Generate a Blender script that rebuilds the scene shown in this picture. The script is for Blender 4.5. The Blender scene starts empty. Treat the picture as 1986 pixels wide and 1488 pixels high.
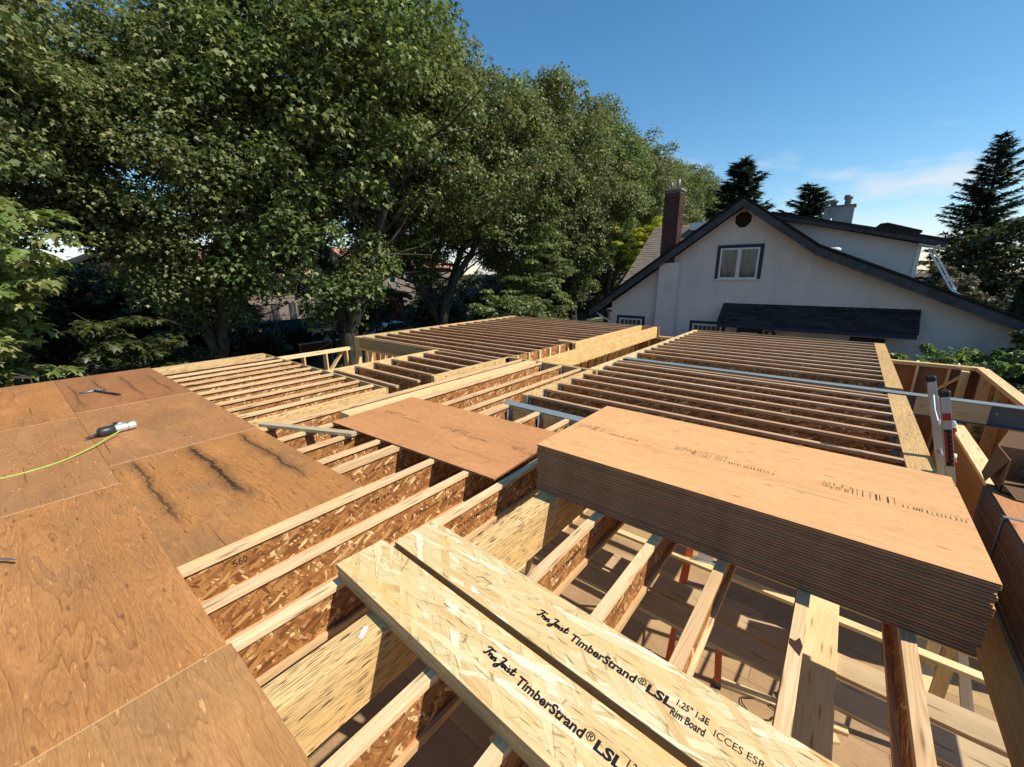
import bpy, bmesh, math, random
import numpy as np
from mathutils import Vector, Matrix

R = random.Random(7)
ORD = 'first second third fourth fifth sixth seventh eighth ninth tenth eleventh twelfth thirteenth fourteenth fifteenth sixteenth seventeenth eighteenth nineteenth twentieth twenty-first twenty-second'.split()
NP = np.random.default_rng(11)
SC = bpy.context.scene
COL = SC.collection

# ------------------------------------------------------------------ camera, sky, sun, exposure
FPX, PW, PH = 795.467, 1986.0, 1488.0
PITCH, ROLL, YAW = math.radians(15.0462), math.radians(0.45244), math.radians(39.016)
CAMZ = 1.68
_right = Vector((1, 0, 0)); _fwd = Vector((0, math.cos(PITCH), -math.sin(PITCH)))
_down = _fwd.cross(_right)
_r2 = math.cos(ROLL) * _right + math.sin(ROLL) * _down
_d2 = -math.sin(ROLL) * _right + math.cos(ROLL) * _down
_rot = Matrix.Rotation(YAW, 3, 'Z')
_r2, _d2, _fw = _rot @ _r2, _rot @ _d2, _rot @ _fwd
cam_d = bpy.data.cameras.new('camera')
cam = bpy.data.objects.new('camera', cam_d); COL.objects.link(cam)
mw = Matrix((( _r2.x, -_d2.x, -_fw.x, 0), (_r2.y, -_d2.y, -_fw.y, 0), (_r2.z, -_d2.z, -_fw.z, CAMZ), (0, 0, 0, 1)))
cam.matrix_world = mw
cam_d.sensor_width = 36.0; cam_d.sensor_fit = 'HORIZONTAL'
cam_d.lens = FPX / PW * 36.0
cam_d.clip_start = 0.05; cam_d.clip_end = 3000
SC.camera = cam

SUNV = Vector((0.88, 0.28, 1.0)).normalized()
SUN_EL = math.asin(SUNV.z)
SUN_AZ = math.atan2(SUNV.x, SUNV.y)          # clockwise from +Y
world = bpy.data.worlds.new('World'); SC.world = world; world.use_nodes = True
wn, wl = world.node_tree.nodes, world.node_tree.links
wn.clear()
w_out = wn.new('ShaderNodeOutputWorld'); w_bg = wn.new('ShaderNodeBackground')
sky = wn.new('ShaderNodeTexSky'); sky.sky_type = 'NISHITA'; sky.sun_disc = False
sky.sun_elevation = SUN_EL; sky.sun_rotation = SUN_AZ
sky.air_density = 1.0; sky.dust_density = 0.15; sky.ozone_density = 2.6; sky.altitude = 60
hs = wn.new('ShaderNodeHueSaturation'); hs.inputs['Saturation'].default_value = 1.24; hs.inputs['Value'].default_value = 1.42; hs.inputs['Hue'].default_value = 0.492
wl.new(sky.outputs[0], hs.inputs['Color'])
# thin low clouds, all round the horizon
tc = wn.new('ShaderNodeTexCoord'); sep = wn.new('ShaderNodeSeparateXYZ'); wl.new(tc.outputs['Generated'], sep.inputs[0])
mp = wn.new('ShaderNodeMapping'); mp.inputs['Scale'].default_value = (2.6, 2.6, 9.0); mp.inputs['Location'].default_value = (0.6, 0.2, 0.35)
wl.new(tc.outputs['Generated'], mp.inputs[0])
cn = wn.new('ShaderNodeTexNoise'); cn.inputs['Scale'].default_value = 1.35; cn.inputs['Detail'].default_value = 7; cn.inputs['Roughness'].default_value = 0.58
wl.new(mp.outputs[0], cn.inputs['Vector'])
cr = wn.new('ShaderNodeMapRange'); cr.inputs[1].default_value = 0.46; cr.inputs[2].default_value = 0.62; wl.new(cn.outputs[0], cr.inputs[0])
er = wn.new('ShaderNodeMapRange'); er.inputs[1].default_value = 0.27; er.inputs[2].default_value = 0.15; wl.new(sep.outputs[2], er.inputs[0])
mm = wn.new('ShaderNodeMath'); mm.operation = 'MULTIPLY'; wl.new(cr.outputs[0], mm.inputs[0]); wl.new(er.outputs[0], mm.inputs[1])
m2 = wn.new('ShaderNodeMath'); m2.operation = 'MULTIPLY'; m2.inputs[1].default_value = 0.75; wl.new(mm.outputs[0], m2.inputs[0])
mx = wn.new('ShaderNodeMix'); mx.data_type = 'RGBA'; wl.new(m2.outputs[0], mx.inputs[0]); wl.new(hs.outputs[0], mx.inputs[6]); mx.inputs[7].default_value = (7.6, 7.9, 8.3, 1)
wl.new(mx.outputs[2], w_bg.inputs[0]); w_bg.inputs[1].default_value = 0.086
wl.new(w_bg.outputs[0], w_out.inputs[0])

sun_d = bpy.data.lights.new('sun', 'SUN'); sun_d.energy = 4.7; sun_d.angle = math.radians(0.53); sun_d.color = (1.0, 0.95, 0.86)
sun = bpy.data.objects.new('sun', sun_d); COL.objects.link(sun); sun.location = (20, 8, 25)
sun.rotation_euler = SUNV.to_track_quat('Z', 'Y').to_euler()

SC.view_settings.view_transform = 'Standard'; SC.view_settings.look = 'None'
SC.view_settings.exposure = 0.36; SC.view_settings.gamma = 1.0; SC.view_settings.use_curve_mapping = False
SC.render.engine = 'CYCLES'
SC.cycles.max_bounces = 6; SC.cycles.diffuse_bounces = 3; SC.cycles.glossy_bounces = 2; SC.cycles.transmission_bounces = 3
SC.cycles.transparent_max_bounces = 6
try:
    SC.cycles.use_denoising = True
except Exception:
    pass

# ------------------------------------------------------------------ helpers: objects
ORG = {}
def tag(o, label=None, cat=None, group=None, kind=None):
    if label: o['label'] = label
    if cat: o['category'] = cat
    if group: o['group'] = group
    if kind: o['kind'] = kind
    return o
def thing(name, label, cat, loc=(0, 0, 0), group=None):
    o = bpy.data.objects.new(name, None); COL.objects.link(o)
    o.empty_display_size = 0.2; o.location = loc; ORG[o.name] = Vector(loc)
    return tag(o, label, cat, group)
def link(name, me, parent=None, loc=None, rot=None):
    o = bpy.data.objects.new(name, me); COL.objects.link(o)
    if parent is not None: o.parent = parent
    ORG[o.name] = ORG[parent.name] if parent is not None else Vector((0, 0, 0))
    if loc is not None: o.location = loc
    if rot is not None: o.rotation_euler = rot
    return o

class MB:
    """collects polygons with metre UVs and material slots"""
    def __init__(s): s.v = []; s.f = []; s.uv = []; s.m = []; s.smooth = []
    def quad(s, pts, uvs=None, m=0, smooth=False):
        b = len(s.v); s.v.extend([tuple(p) for p in pts]); s.f.append(list(range(b, b + len(pts))))
        s.uv.append(uvs if uvs else [(p[0], p[1]) for p in pts]); s.m.append(m); s.smooth.append(smooth)
    def box(s, x0, x1, y0, y1, z0, z1, g='y', m=0, me=None, off=None):
        """g: grain axis. m: material on all faces, me: on the faces thin in z (edges)"""
        if off is None: off = (R.random() * 9, R.random() * 9)
        ax = {'x': 0, 'y': 1, 'z': 2}[g]
        P = [(x, y, z) for z in (z0, z1) for y in (y0, y1) for x in (x0, x1)]
        F = [((0, 2, 3, 1), 2), ((4, 5, 7, 6), 2), ((0, 1, 5, 4), 1), ((2, 6, 7, 3), 1), ((0, 4, 6, 2), 0), ((1, 3, 7, 5), 0)]
        b = len(s.v); s.v.extend(P)
        for k, (idx, n) in enumerate(F):
            s.f.append([b + i for i in idx]); oth = [a for a in (0, 1, 2) if a != n]
            if ax in oth:
                ua = ax; va = [a for a in oth if a != ax][0]
            else:
                ua, va = oth
            sh = 0.0 if n == 2 else 0.37 * (n + 1)
            s.uv.append([(P[i][ua] + off[0], P[i][va] + off[1] + sh) for i in idx])
            s.m.append(m if (me is None or n == 2) else me); s.smooth.append(False)
    def obox(s, p, q, w, hgt, up=(0, 0, 1), m=0, off=None):
        """bar from p to q, w wide, hgt tall"""
        p, q, up = Vector(p), Vector(q), Vector(up)
        d = (q - p); L = d.length; d.normalize(); sd = d.cross(up)
        if sd.length < 1e-5: sd = d.cross(Vector((1, 0, 0)))
        sd.normalize(); u2 = sd.cross(d)
        if off is None: off = (R.random() * 9, R.random() * 9)
        P = []
        for t in (p, q):
            for a, b_ in ((-1, -1), (1, -1), (1, 1), (-1, 1)):
                P.append(t + sd * (a * w / 2) + u2 * (b_ * hgt / 2))
        b = len(s.v); s.v.extend([tuple(x) for x in P])
        for k in range(4):
            j = (k + 1) % 4; W = w if k % 2 == 0 else hgt
            s.f.append([b + k, b + j, b + 4 + j, b + 4 + k])
            s.uv.append([(off[0], off[1] + k * .3), (off[0], off[1] + k * .3 + W), (off[0] + L, off[1] + k * .3 + W), (off[0] + L, off[1] + k * .3)])
            s.m.append(m); s.smooth.append(False)
        for idx in ((3, 2, 1, 0), (4, 5, 6, 7)):
            s.f.append([b + i for i in idx]); s.uv.append([(off[0], off[1]), (off[0] + .02, off[1]), (off[0] + .02, off[1] + hgt), (off[0], off[1] + hgt)]); s.m.append(m); s.smooth.append(False)
    def tube(s, pts, rad, n=8, m=0, cap=True):
        pts = [Vector(p) for p in pts]; rads = rad if isinstance(rad, (list, tuple)) else [rad] * len(pts)
        base = len(s.v); prev = None; acc = 0
        rings = []
        for i, p in enumerate(pts):
            d = (pts[min(i + 1, len(pts) - 1)] - pts[max(i - 1, 0)]).normalized()
            a = prev if prev is not None else (Vector((0, 0, 1)) if abs(d.z) < .9 else Vector((1, 0, 0)))
            a = (a - d * a.dot(d))
            if a.length < 1e-4: a = d.orthogonal()
            a.normalize(); b_ = d.cross(a); prev = a
            s.v.extend([tuple(p + (a * math.cos(2 * math.pi * k / n) + b_ * math.sin(2 * math.pi * k / n)) * rads[i]) for k in range(n)])
            if i: acc += (p - pts[i - 1]).length
            rings.append(acc)
        for i in range(len(pts) - 1):
            for k in range(n):
                j = (k + 1) % n
                s.f.append([base + i * n + k, base + i * n + j, base + (i + 1) * n + j, base + (i + 1) * n + k])
                s.uv.append([(rings[i], k / n), (rings[i], (k + 1) / n), (rings[i + 1], (k + 1) / n), (rings[i + 1], k / n)]); s.m.append(m); s.smooth.append(True)
        if cap:
            for i, rev in ((0, True), (len(pts) - 1, False)):
                idx = [base + i * n + k for k in range(n)]
                if rev: idx.reverse()
                s.f.append(idx); s.uv.append([(0, 0)] * n); s.m.append(m); s.smooth.append(False)
    def prism(s, poly, axis, a0, a1, m=0, ms=None):
        """polygon (2D list) extruded along axis 'x','y','z' from a0 to a1"""
        def P(u, v, a): return {'x': (a, u, v), 'y': (u, a, v), 'z': (u, v, a)}[axis]
        n = len(poly)
        s.quad([P(u, v, a0) for u, v in poly], [(u, v) for u, v in poly], m)
        s.quad([P(u, v, a1) for u, v in reversed(poly)], [(u, v) for u, v in reversed(poly)], m)
        for i in range(n):
            (u0, v0), (u1, v1) = poly[i], poly[(i + 1) % n]; L = math.hypot(u1 - u0, v1 - v0)
            s.quad([P(u0, v0, a0), P(u0, v0, a1), P(u1, v1, a1), P(u1, v1, a0)], [(0, a0), (0, a1), (L, a1), (L, a0)], m if ms is None else ms)
    def mesh(s, name, mats, org=(0, 0, 0), fix=True, bevel=0):
        me = bpy.data.meshes.new(name); o = Vector(org)
        me.from_pydata([(a - o.x, b - o.y, c - o.z) for a, b, c in s.v], [], s.f)
        ul = me.uv_layers.new(name='UVMap')
        flat = [c for f in s.uv for uv in f for c in uv]
        ul.data.foreach_set('uv', flat)
        me.polygons.foreach_set('material_index', s.m); me.polygons.foreach_set('use_smooth', s.smooth)
        for mt in mats: me.materials.append(mt)
        if fix or bevel:
            bm = bmesh.new(); bm.from_mesh(me)
            if fix: bmesh.ops.recalc_face_normals(bm, faces=bm.faces)
            if bevel: bmesh.ops.bevel(bm, geom=[e for e in bm.edges if len(e.link_faces) == 2 and e.calc_face_angle(0) > .5], offset=bevel, segments=1, affect='EDGES', clamp_overlap=True)
            bm.to_mesh(me); bm.free()
        return me
    def obj(s, name, mats, parent=None, bevel=0, fix=True):
        if not isinstance(mats, (list, tuple)): mats = [mats]
        org = ORG[parent.name] if parent is not None else Vector((0, 0, 0))
        return link(name, s.mesh(name, mats, org, fix, bevel), parent)
def box_obj(name, b, g, mats, parent, bevel=0, me=None, off=None):
    mb = MB(); mb.box(*b, g=g, me=me, off=off); return mb.obj(name, mats, parent, bevel)

def copy_part(o, parent, dloc):
    c = o.copy(); COL.objects.link(c); c.parent = parent; c.location = Vector(o.location) + Vector(dloc); ORG[c.name] = ORG[parent.name]
    for ch in list(o.children):
        d = ch.copy(); COL.objects.link(d); d.parent = c; ORG[d.name] = ORG[parent.name]
    return c

# ------------------------------------------------------------------ helpers: materials
class G:
    def __init__(s, name, rough=0.6, spec=0.3):
        s.mat = bpy.data.materials.new(name); s.mat.use_nodes = True
        s.nt = s.mat.node_tree; s.nt.nodes.clear()
        s.out = s.nt.nodes.new('ShaderNodeOutputMaterial'); s.b = s.nt.nodes.new('ShaderNodeBsdfPrincipled')
        s.nt.links.new(s.b.outputs[0], s.out.inputs[0]); s.b.inputs['Roughness'].default_value = rough
        s.b.inputs['Specular IOR Level'].default_value = spec
    def n(s, t, **kw):
        nd = s.nt.nodes.new(t)
        for k, v in kw.items(): setattr(nd, k, v)
        return nd
    def put(s, sock, v):
        if isinstance(v, bpy.types.NodeSocket): s.nt.links.new(v, sock)
        elif isinstance(v, tuple) and sock.type == 'RGBA' and len(v) == 3: sock.default_value = (*v, 1)
        else: sock.default_value = v
    def uv(s, rnd=True):
        u = s.n('ShaderNodeUVMap').outputs[0]
        if not rnd: return u
        oi = s.n('ShaderNodeObjectInfo')
        cx_ = s.n('ShaderNodeCombineXYZ'); s.put(cx_.inputs[0], s.math('MULTIPLY', oi.outputs['Random'], 31.7)); s.put(cx_.inputs[1], s.math('MULTIPLY', oi.outputs['Random'], 17.3))
        va = s.n('ShaderNodeVectorMath', operation='ADD'); s.put(va.inputs[0], u); s.put(va.inputs[1], cx_.outputs[0]); return va.outputs[0]
    def rnd(s): return s.n('ShaderNodeObjectInfo').outputs['Random']
    def obco(s): return s.n('ShaderNodeTexCoord').outputs['Object']
    def map(s, v, sc=(1, 1, 1), rot=0, loc=(0, 0, 0)):
        m = s.n('ShaderNodeMapping'); s.put(m.inputs[0], v); m.inputs['Scale'].default_value = sc; m.inputs['Rotation'].default_value = (0, 0, rot); m.inputs['Location'].default_value = loc
        return m.outputs[0]
    def noise(s, v, sc=1.0, det=2.0, rough=.5, dist=0.0, col=False):
        m = s.n('ShaderNodeTexNoise'); s.put(m.inputs['Vector'], v); m.inputs['Scale'].default_value = sc; m.inputs['Detail'].default_value = det
        m.inputs['Roughness'].default_value = rough; m.inputs['Distortion'].default_value = dist
        return m.outputs[1 if col else 0]
    def voro(s, v, sc=1.0, feat='F1', out='Distance', rnd=1.0):
        m = s.n('ShaderNodeTexVoronoi', feature=feat, voronoi_dimensions='2D'); s.put(m.inputs['Vector'], v); m.inputs['Scale'].default_value = sc; m.inputs['Randomness'].default_value = rnd
        return m.outputs[out]
    def math(s, op, a, b=0.0, c=0.0, clamp=False):
        m = s.n('ShaderNodeMath', operation=op, use_clamp=clamp); s.put(m.inputs[0], a); s.put(m.inputs[1], b)
        if op in ('MULTIPLY_ADD', 'SMOOTH_MIN'): s.put(m.inputs[2], c)
        return m.outputs[0]
    def mr(s, v, a, b, c=0.0, d=1.0, smooth=False):
        m = s.n('ShaderNodeMapRange'); m.interpolation_type = 'SMOOTHSTEP' if smooth else 'LINEAR'
        s.put(m.inputs[0], v); m.inputs[1].default_value = a; m.inputs[2].default_value = b; m.inputs[3].default_value = c; m.inputs[4].default_value = d; return m.outputs[0]
    def mix(s, f, a, b, mode='MIX'):
        m = s.n('ShaderNodeMix', data_type='RGBA', blend_type=mode); s.put(m.inputs[0], f); s.put(m.inputs[6], a); s.put(m.inputs[7], b); return m.outputs[2]
    def ramp(s, f, stops, const=False):
        m = s.n('ShaderNodeValToRGB'); s.put(m.inputs[0], f); e = m.color_ramp.elements
        if const: m.color_ramp.interpolation = 'CONSTANT'
        while len(e) < len(stops): e.new(0.5)
        for el, (p, c) in zip(e, stops): el.position = p; el.color = (*c, 1) if len(c) == 3 else c
        return m.outputs[0]
    def sepx(s, v):
        m = s.n('ShaderNodeSeparateXYZ'); s.put(m.inputs[0], v); return m.outputs
    def col(s, v): s.put(s.b.inputs['Base Color'], v)
    def bump(s, hgt, strength=.3, dist=.01):
        m = s.n('ShaderNodeBump'); m.inputs['Strength'].default_value = strength; m.inputs['Distance'].default_value = dist; s.put(m.inputs['Height'], hgt)
        s.nt.links.new(m.outputs[0], s.b.inputs['Normal'])
    def hsv(s, c, h=.5, sa=1.0, v=1.0):
        m = s.n('ShaderNodeHueSaturation'); s.put(m.inputs['Hue'], h); s.put(m.inputs['Saturation'], sa); s.put(m.inputs['Value'], v); s.put(m.inputs['Color'], c); return m.outputs[0]

def plain(name, c, rough=.6, metal=0.0, spec=.3, var=0.12, scale=6.0, bump=0.0):
    g = G(name, rough, spec); g.b.inputs['Metallic'].default_value = metal
    nz = g.noise(g.obco(), scale, 5, .6)
    g.col(g.hsv(c, .5, 1, g.mr(nz, .25, .75, 1 - var, 1 + var)))
    if bump: g.bump(g.noise(g.obco(), scale * 8, 4, .6), bump, .01)
    return g.mat

def plywood(name, light, dark, ring=.5, rings=13.0, blotch=(.85, 1.1), grey=0.0, patches=0.3, streaks=None, rndoff=True, ringscale=(.62, 5.4)):
    """rotary cut veneer: contour lines of a stretched noise"""
    g = G(name, .62, .25); uv = g.uv(rndoff)
    base = g.noise(g.map(uv, (ringscale[0], ringscale[1], 1)), 1.0, 3.6, .5, .35)
    fr = g.math('FRACT', g.math('MULTIPLY', base, rings))
    tri = g.math('ABSOLUTE', g.math('SUBTRACT', fr, .5))
    line = g.math('MAXIMUM', g.mr(fr, .0, .9, 0, .42, True), g.mr(tri, .39, .5, 0, 1, True))
    brk = g.noise(g.map(uv, (2.2, 7, 1), loc=(6, 6, 0)), 1.0, 3, .6); line = g.math('MULTIPLY', line, g.mr(brk, .3, .6, .35, 1.1))
    fib = g.noise(g.map(uv, (16, 150, 1)), 1.0, 4, .68)
    blo = g.noise(g.map(uv, (.9, 2.0, 1)), 1.0, 4, .6)
    wide = g.noise(g.map(uv, (.5, 5.0, 1), loc=(3, 7, 0)), 1.0, 2, .5)
    c = g.mix(g.math('MULTIPLY', line, ring), light, dark)
    c = g.mix(g.mr(wide, .45, .62, 0, .35), c, tuple(x * .8 for x in light))
    c = g.mix(g.mr(fib, .42, .72, 0, .5), c, tuple(x * .62 for x in dark)); c = g.mix(g.mr(fib, .42, .25, 0, .45), c, tuple(min(1, x * 1.3) for x in light))
    v = g.mr(blo, .3, .7, blotch[0], blotch[1]); v = g.math('MULTIPLY', v, g.mr(g.rnd(), 0, 1, .9, 1.1))
    c = g.hsv(c, g.mr(g.rnd(), 0, 1, .492, .507), 1.0, v)
    # small knots and torn flecks
    kd = g.voro(g.map(uv, (1.3, 5.2, 1)), 1.0); kd = g.math('ADD', kd, g.mr(fib, .3, .7, -.02, .02)); c = g.mix(g.mr(kd, .018, .05, .6, 0), c, tuple(x * .35 for x in dark))
    fl = g.noise(g.map(uv, (9, 55, 1), loc=(5, 1, 0)), 1.0, 2, .5)
    if patches: c = g.mix(g.mr(fl, .66, .73, 0, patches), c, tuple(min(1, x * 1.75 + .05) for x in light))
    fd = g.noise(g.map(uv, (7, 42, 1), loc=(1, 9, 0)), 1.0, 2, .5); c = g.mix(g.mr(fd, .70, .77, 0, .55), c, tuple(x * .45 for x in dark))
    ck = g.noise(g.map(uv, (.9, 45, 1), loc=(2, 4, 0)), 1.0, 1, .4); c = g.mix(g.mr(ck, .765, .785, 0, .8), c, tuple(x * .2 for x in dark))
    if grey:
        gy = g.noise(g.map(uv, (.8, 1.6, 1), loc=(9, 2, 0)), 1.0, 5, .65)
        c = g.mix(g.mr(gy, .42, .7, 0, grey), c, (.16, .115, .07))
    if streaks:
        x, y, _ = g.sepx(g.uv(False)); wob = g.noise(g.map(g.uv(False), (2.2, 1.0, 1)), 1.0, 6, .7)
        rag = g.noise(g.map(g.uv(False), (14, 70, 1)), 1.0, 3, .7)
        tot = None
        for (v0, u0, u1, wd, st) in streaks:
            d = g.math('ABSOLUTE', g.math('SUBTRACT', g.math('ADD', y, g.mr(wob, .3, .7, -.032, .032)), v0))
            d = g.math('ADD', d, g.mr(rag, .3, .7, -wd * .9, wd * .9))
            msk = g.mr(d, wd * .3, wd * 1.9, st, 0, True)
            halo = g.mr(d, wd, wd * 6, .42 * st, 0, True)
            rng = g.math('MULTIPLY', g.mr(x, u0 - .1, u0 + .15), g.mr(x, u1 - .25, u1 + .1, 1, 0))
            t = g.math('MULTIPLY', g.math('MAXIMUM', msk, halo), rng)
            tot = t if tot is None else g.math('MAXIMUM', tot, t)
        c = g.mix(tot, c, (.022, .017, .012))
    g.col(c)
    g.bump(g.math('ADD', fib, g.math('MULTIPLY', line, .6)), .12, .004)
    return g.mat

def flakes(name, pal, sc=(9, 26), angs=(0.0, .5, -.6), edge=.5, rough=.6, fine=.5, cover=.4, warm=None):
    """strand board: layers of overlapping elongated chips, each layer covering part of the one below"""
    g = G(name, rough, .28); uv = g.uv()
    warp = g.n('ShaderNodeVectorMath', operation='MULTIPLY_ADD')
    g.put(warp.inputs[0], g.noise(uv, 14.0, 3, .6, 0, True)); warp.inputs[1].default_value = (.03, .022, 0); g.put(warp.inputs[2], uv)
    uvw = warp.outputs[0]; c = pal[len(pal) // 2][1]; hh = 0.0
    for k, a in enumerate(angs):
        f_ = 1.0 + .22 * ((k * 37) % 5 - 2) / 2
        p = g.map(uvw, (1, 1, 1), a, (k * 3.1, k * 1.7, 0)); p = g.map(p, (sc[0] * f_, sc[1] * f_, 1))
        cc = g.voro(p, 1.0, 'F1', 'Color'); de = g.voro(p, 1.0, 'DISTANCE_TO_EDGE', 'Distance')
        r = g.sepx(cc); on = g.mr(r[0], cover, cover + .01)
        fib = g.noise(g.map(p, (1.2, 5, 1)), 1.0, 3, .6)
        col = g.hsv(g.ramp(r[1], pal), .5, 1, g.mr(fib, .3, .7, 1 - .22 * fine, 1 + .18 * fine))
        c = g.mix(g.math('MULTIPLY', on, g.mr(de, .03, .06)), g.mix(g.math('MULTIPLY', on, g.mr(de, .0, .03, edge, 0)), c, tuple(x * .3 for x in pal[0][1])), col)  # dark rim paints each chip's edge shadow into the colour
        hh = g.math('ADD', g.math('MULTIPLY', r[2], on), g.math('MULTIPLY', hh, .6))
    if warm:
        wn_ = g.noise(g.map(uv, (1.4, 7, 1), .15), 1.0, 4, .6); c = g.mix(g.mr(wn_, .48, .68, 0, .55), c, warm)
        sv = g.noise(g.map(uv, (7, 95, 1), .12, (3, 8, 0)), 1.0, 2, .5); c = g.mix(g.mr(sv, .66, .70, 0, .8), c, (.22, .10, .03))
        sv = g.noise(g.map(uv, (6, 80, 1), -.2, (1, 2, 0)), 1.0, 2, .5); c = g.mix(g.mr(sv, .67, .71, 0, .8), c, (.22, .10, .03))
    c = g.hsv(c, .5, 1, g.mr(g.rnd(), 0, 1, .94, 1.06))
    g.col(c); g.bump(hh, .2, .004)
    return g.mat

def strandbeam(name, light, mid, dark, dens=.6):
    """parallel strand beam: long fibres with dark slivers"""
    g = G(name, .6, .25); uv = g.uv()
    a = g.noise(g.map(uv, (1.8, 60, 1)), 1.0, 3, .6); b = g.noise(g.map(uv, (3.2, 130, 1), loc=(4, 2, 0)), 1.0, 3, .6)
    s1 = g.noise(g.map(uv, (10.0, 170, 1), .02, (1, 5, 0)), 1.0, 1, .4); s2 = g.noise(g.map(uv, (5.0, 85, 1), -.02, (7, 3, 0)), 1.0, 2, .4); blo = g.noise(g.map(uv, (.9, 4, 1)), 1.0, 3, .5)
    c = g.mix(g.mr(a, .38, .6), light, mid); c = g.mix(g.mr(b, .48, .7, 0, .6), c, tuple(x * .66 for x in mid)); c = g.mix(g.mr(b, .35, .25, 0, .5), c, tuple(min(1, x * 1.12) for x in light))
    dk = g.math('MAXIMUM', g.mr(s1, dens, dens + .025, 0, .95), g.mr(s2, dens + .06, dens + .085, 0, .9))
    c = g.mix(dk, c, dark)
    c = g.hsv(c, .5, 1, g.math('MULTIPLY', g.mr(blo, .3, .7, .9, 1.08), g.mr(g.rnd(), 0, 1, .95, 1.05)))
    g.col(c); g.bump(g.math('SUBTRACT', b, dk), .25, .005); return g.mat

def lumber(name, light, dark, knots=.6, contrast=.6):
    g = G(name, .6, .28); uv = g.uv()
    base = g.noise(g.map(uv, (.55, 9, 1)), 1.0, 2, .45, .4); fr = g.math('FRACT', g.math('MULTIPLY', base, 17.0))
    line = g.mr(g.math('ABSOLUTE', g.math('SUBTRACT', fr, .5)), .05, .5, 0, 1, True)
    fib = g.noise(g.map(uv, (6, 210, 1)), 1.0, 3, .6); blo = g.noise(g.map(uv, (1.1, 5, 1), loc=(2, 2, 0)), 1.0, 3, .5)
    c = g.mix(g.math('MULTIPLY', line, contrast), light, dark); c = g.mix(g.mr(fib, .4, .75, 0, .3), c, tuple(x * .7 for x in dark))
    kd = g.voro(g.map(uv, (1.5, 13, 1)), 1.0)
    c = g.mix(g.mr(kd, .05, .19, .55 * knots, 0, True), c, tuple(x * .55 for x in dark)); c = g.mix(g.mr(kd, .03, .10, .9 * knots, 0), c, (.16, .06, .02))
    c = g.hsv(c, g.mr(g.rnd(), 0, 1, .493, .506), g.mr(g.rnd(), 0, 1, 1.08, .92), g.math('MULTIPLY', g.mr(blo, .3, .7, .84, 1.1), g.mr(g.rnd(), 0, 1, .84, 1.08)))
    g.col(c); g.bump(fib, .1, .003); return g.mat

def plyedge(name, a, b, pitch=.0065, lo=.2):
    g = G(name, .75, .15); z = g.sepx(g.n('ShaderNodeNewGeometry').outputs['Position'])[2]
    fr = g.math('FRACT', g.math('DIVIDE', g.math('ADD', z, 1.017), pitch)); nz = g.noise(g.map(g.obco(), (5, 5, 10)), 1.0, 4, .6)
    c = g.mix(g.mr(g.math('ABSOLUTE', g.math('SUBTRACT', fr, .5)), .22, .40), a, b); c = g.hsv(c, .5, 1, g.math('MULTIPLY', g.mr(nz, .3, .7, .75, 1.2), g.mr(g.rnd(), 0, 1, .82, 1.14))); g.col(c); return g.mat

M = {}
def mk_brick(name, c0, c1):
    g = G(name, .9, .12); r = g.n('ShaderNodeNewGeometry').outputs['Random Per Island']; nz = g.noise(g.obco(), 30, 4, .6)
    g.col(g.hsv(g.mix(r, c0, c1), .5, 1, g.mr(nz, .3, .7, .75, 1.2))); return g.mat
M['deck'] = plywood('weathered_deck_plywood', (.54, .225, .078), (.235, .078, .024), .8, 15, (.8, 1.12), .3, .5)
M['deck_pale'] = plywood('pale_deck_plywood', (.54, .262, .094), (.29, .118, .037), .65, 12, (.8, 1.12), .3, .5)
M['deck_streak'] = plywood('streaked_deck_plywood', (.52, .22, .07), (.25, .087, .024), .75, 14, (.82, 1.1), .5, .4,
    streaks=[(.50, -5.02, -3.40, .013, .78), (.94, -5.02, -3.42, .02, .92), (1.375, -5.0, -3.42, .014, .8)], rndoff=False)
M['deck_far'] = plywood('far_streaked_deck_plywood', (.48, .22, .074), (.245, .095, .03), .7, 14, (.85, 1.1), .4, .4,
    streaks=[(.455, -9.4, -7.7, .007, .6), (.75, -9.6, -8.3, .009, .7), (1.08, -9.7, -7.8, .008, .65), (1.40, -9.3, -7.7, .007, .6)], rndoff=False)
M['sheet_red'] = plywood('reddish_plywood', (.60, .27, .112), (.36, .13, .046), .65, 15, (.92, 1.08), 0, .2, ringscale=(.9, 5.5))
M['sheet_new'] = plywood('fresh_plywood', (.75, .385, .165), (.52, .22, .08), .6, 11, (.93, 1.06), 0, .15, ringscale=(.4, 5.0))
M['ply_edge'] = plyedge('plywood_edge', (.27, .165, .10), (.05, .028, .018), .0181)
M['deck_edge'] = plain('pale_panel_edge', (.62, .42, .22), .8, 0, .1, .2, 14)
M['sheath'] = plywood('wall_sheathing_plywood', (.36, .17, .075), (.22, .09, .04), .5, 11, (.9, 1.1), .2, .1)
OSB = [(0.0, (.15, .055, .016)), (.3, (.29, .115, .034)), (.65, (.42, .18, .055)), (.88, (.50, .24, .08)), (.94, (.72, .46, .20)), (1.0, (.82, .58, .30))]
M['osb'] = flakes('joist_web_strand_board', OSB, (13, 56), (.2, 1.2, -.7, .6, -1.3, -.2, 1.6, .9, -.45), .75, cover=.55)
LSL = [(0.0, (.60, .37, .14)), (.12, (.72, .48, .21)), (.5, (.77, .56, .275)), (.85, (.80, .61, .325)), (1.0, (.93, .81, .54))]
M['lsl'] = flakes('rim_board_strand_lumber', LSL, (2.1, 30), (0.0, .24, -.2, .1, -.4, .6, -.08), .75, .5, fine=1.0, cover=.56, warm=(.78, .47, .155))
M['lsl_edge'] = strandbeam('rim_board_edge', (.50, .345, .17), (.38, .25, .115), (.2, .115, .05), .68)
M['beam'] = strandbeam('parallel_strand_beam', (.80, .555, .25), (.68, .43, .17), (.085, .042, .017), .605)
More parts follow.
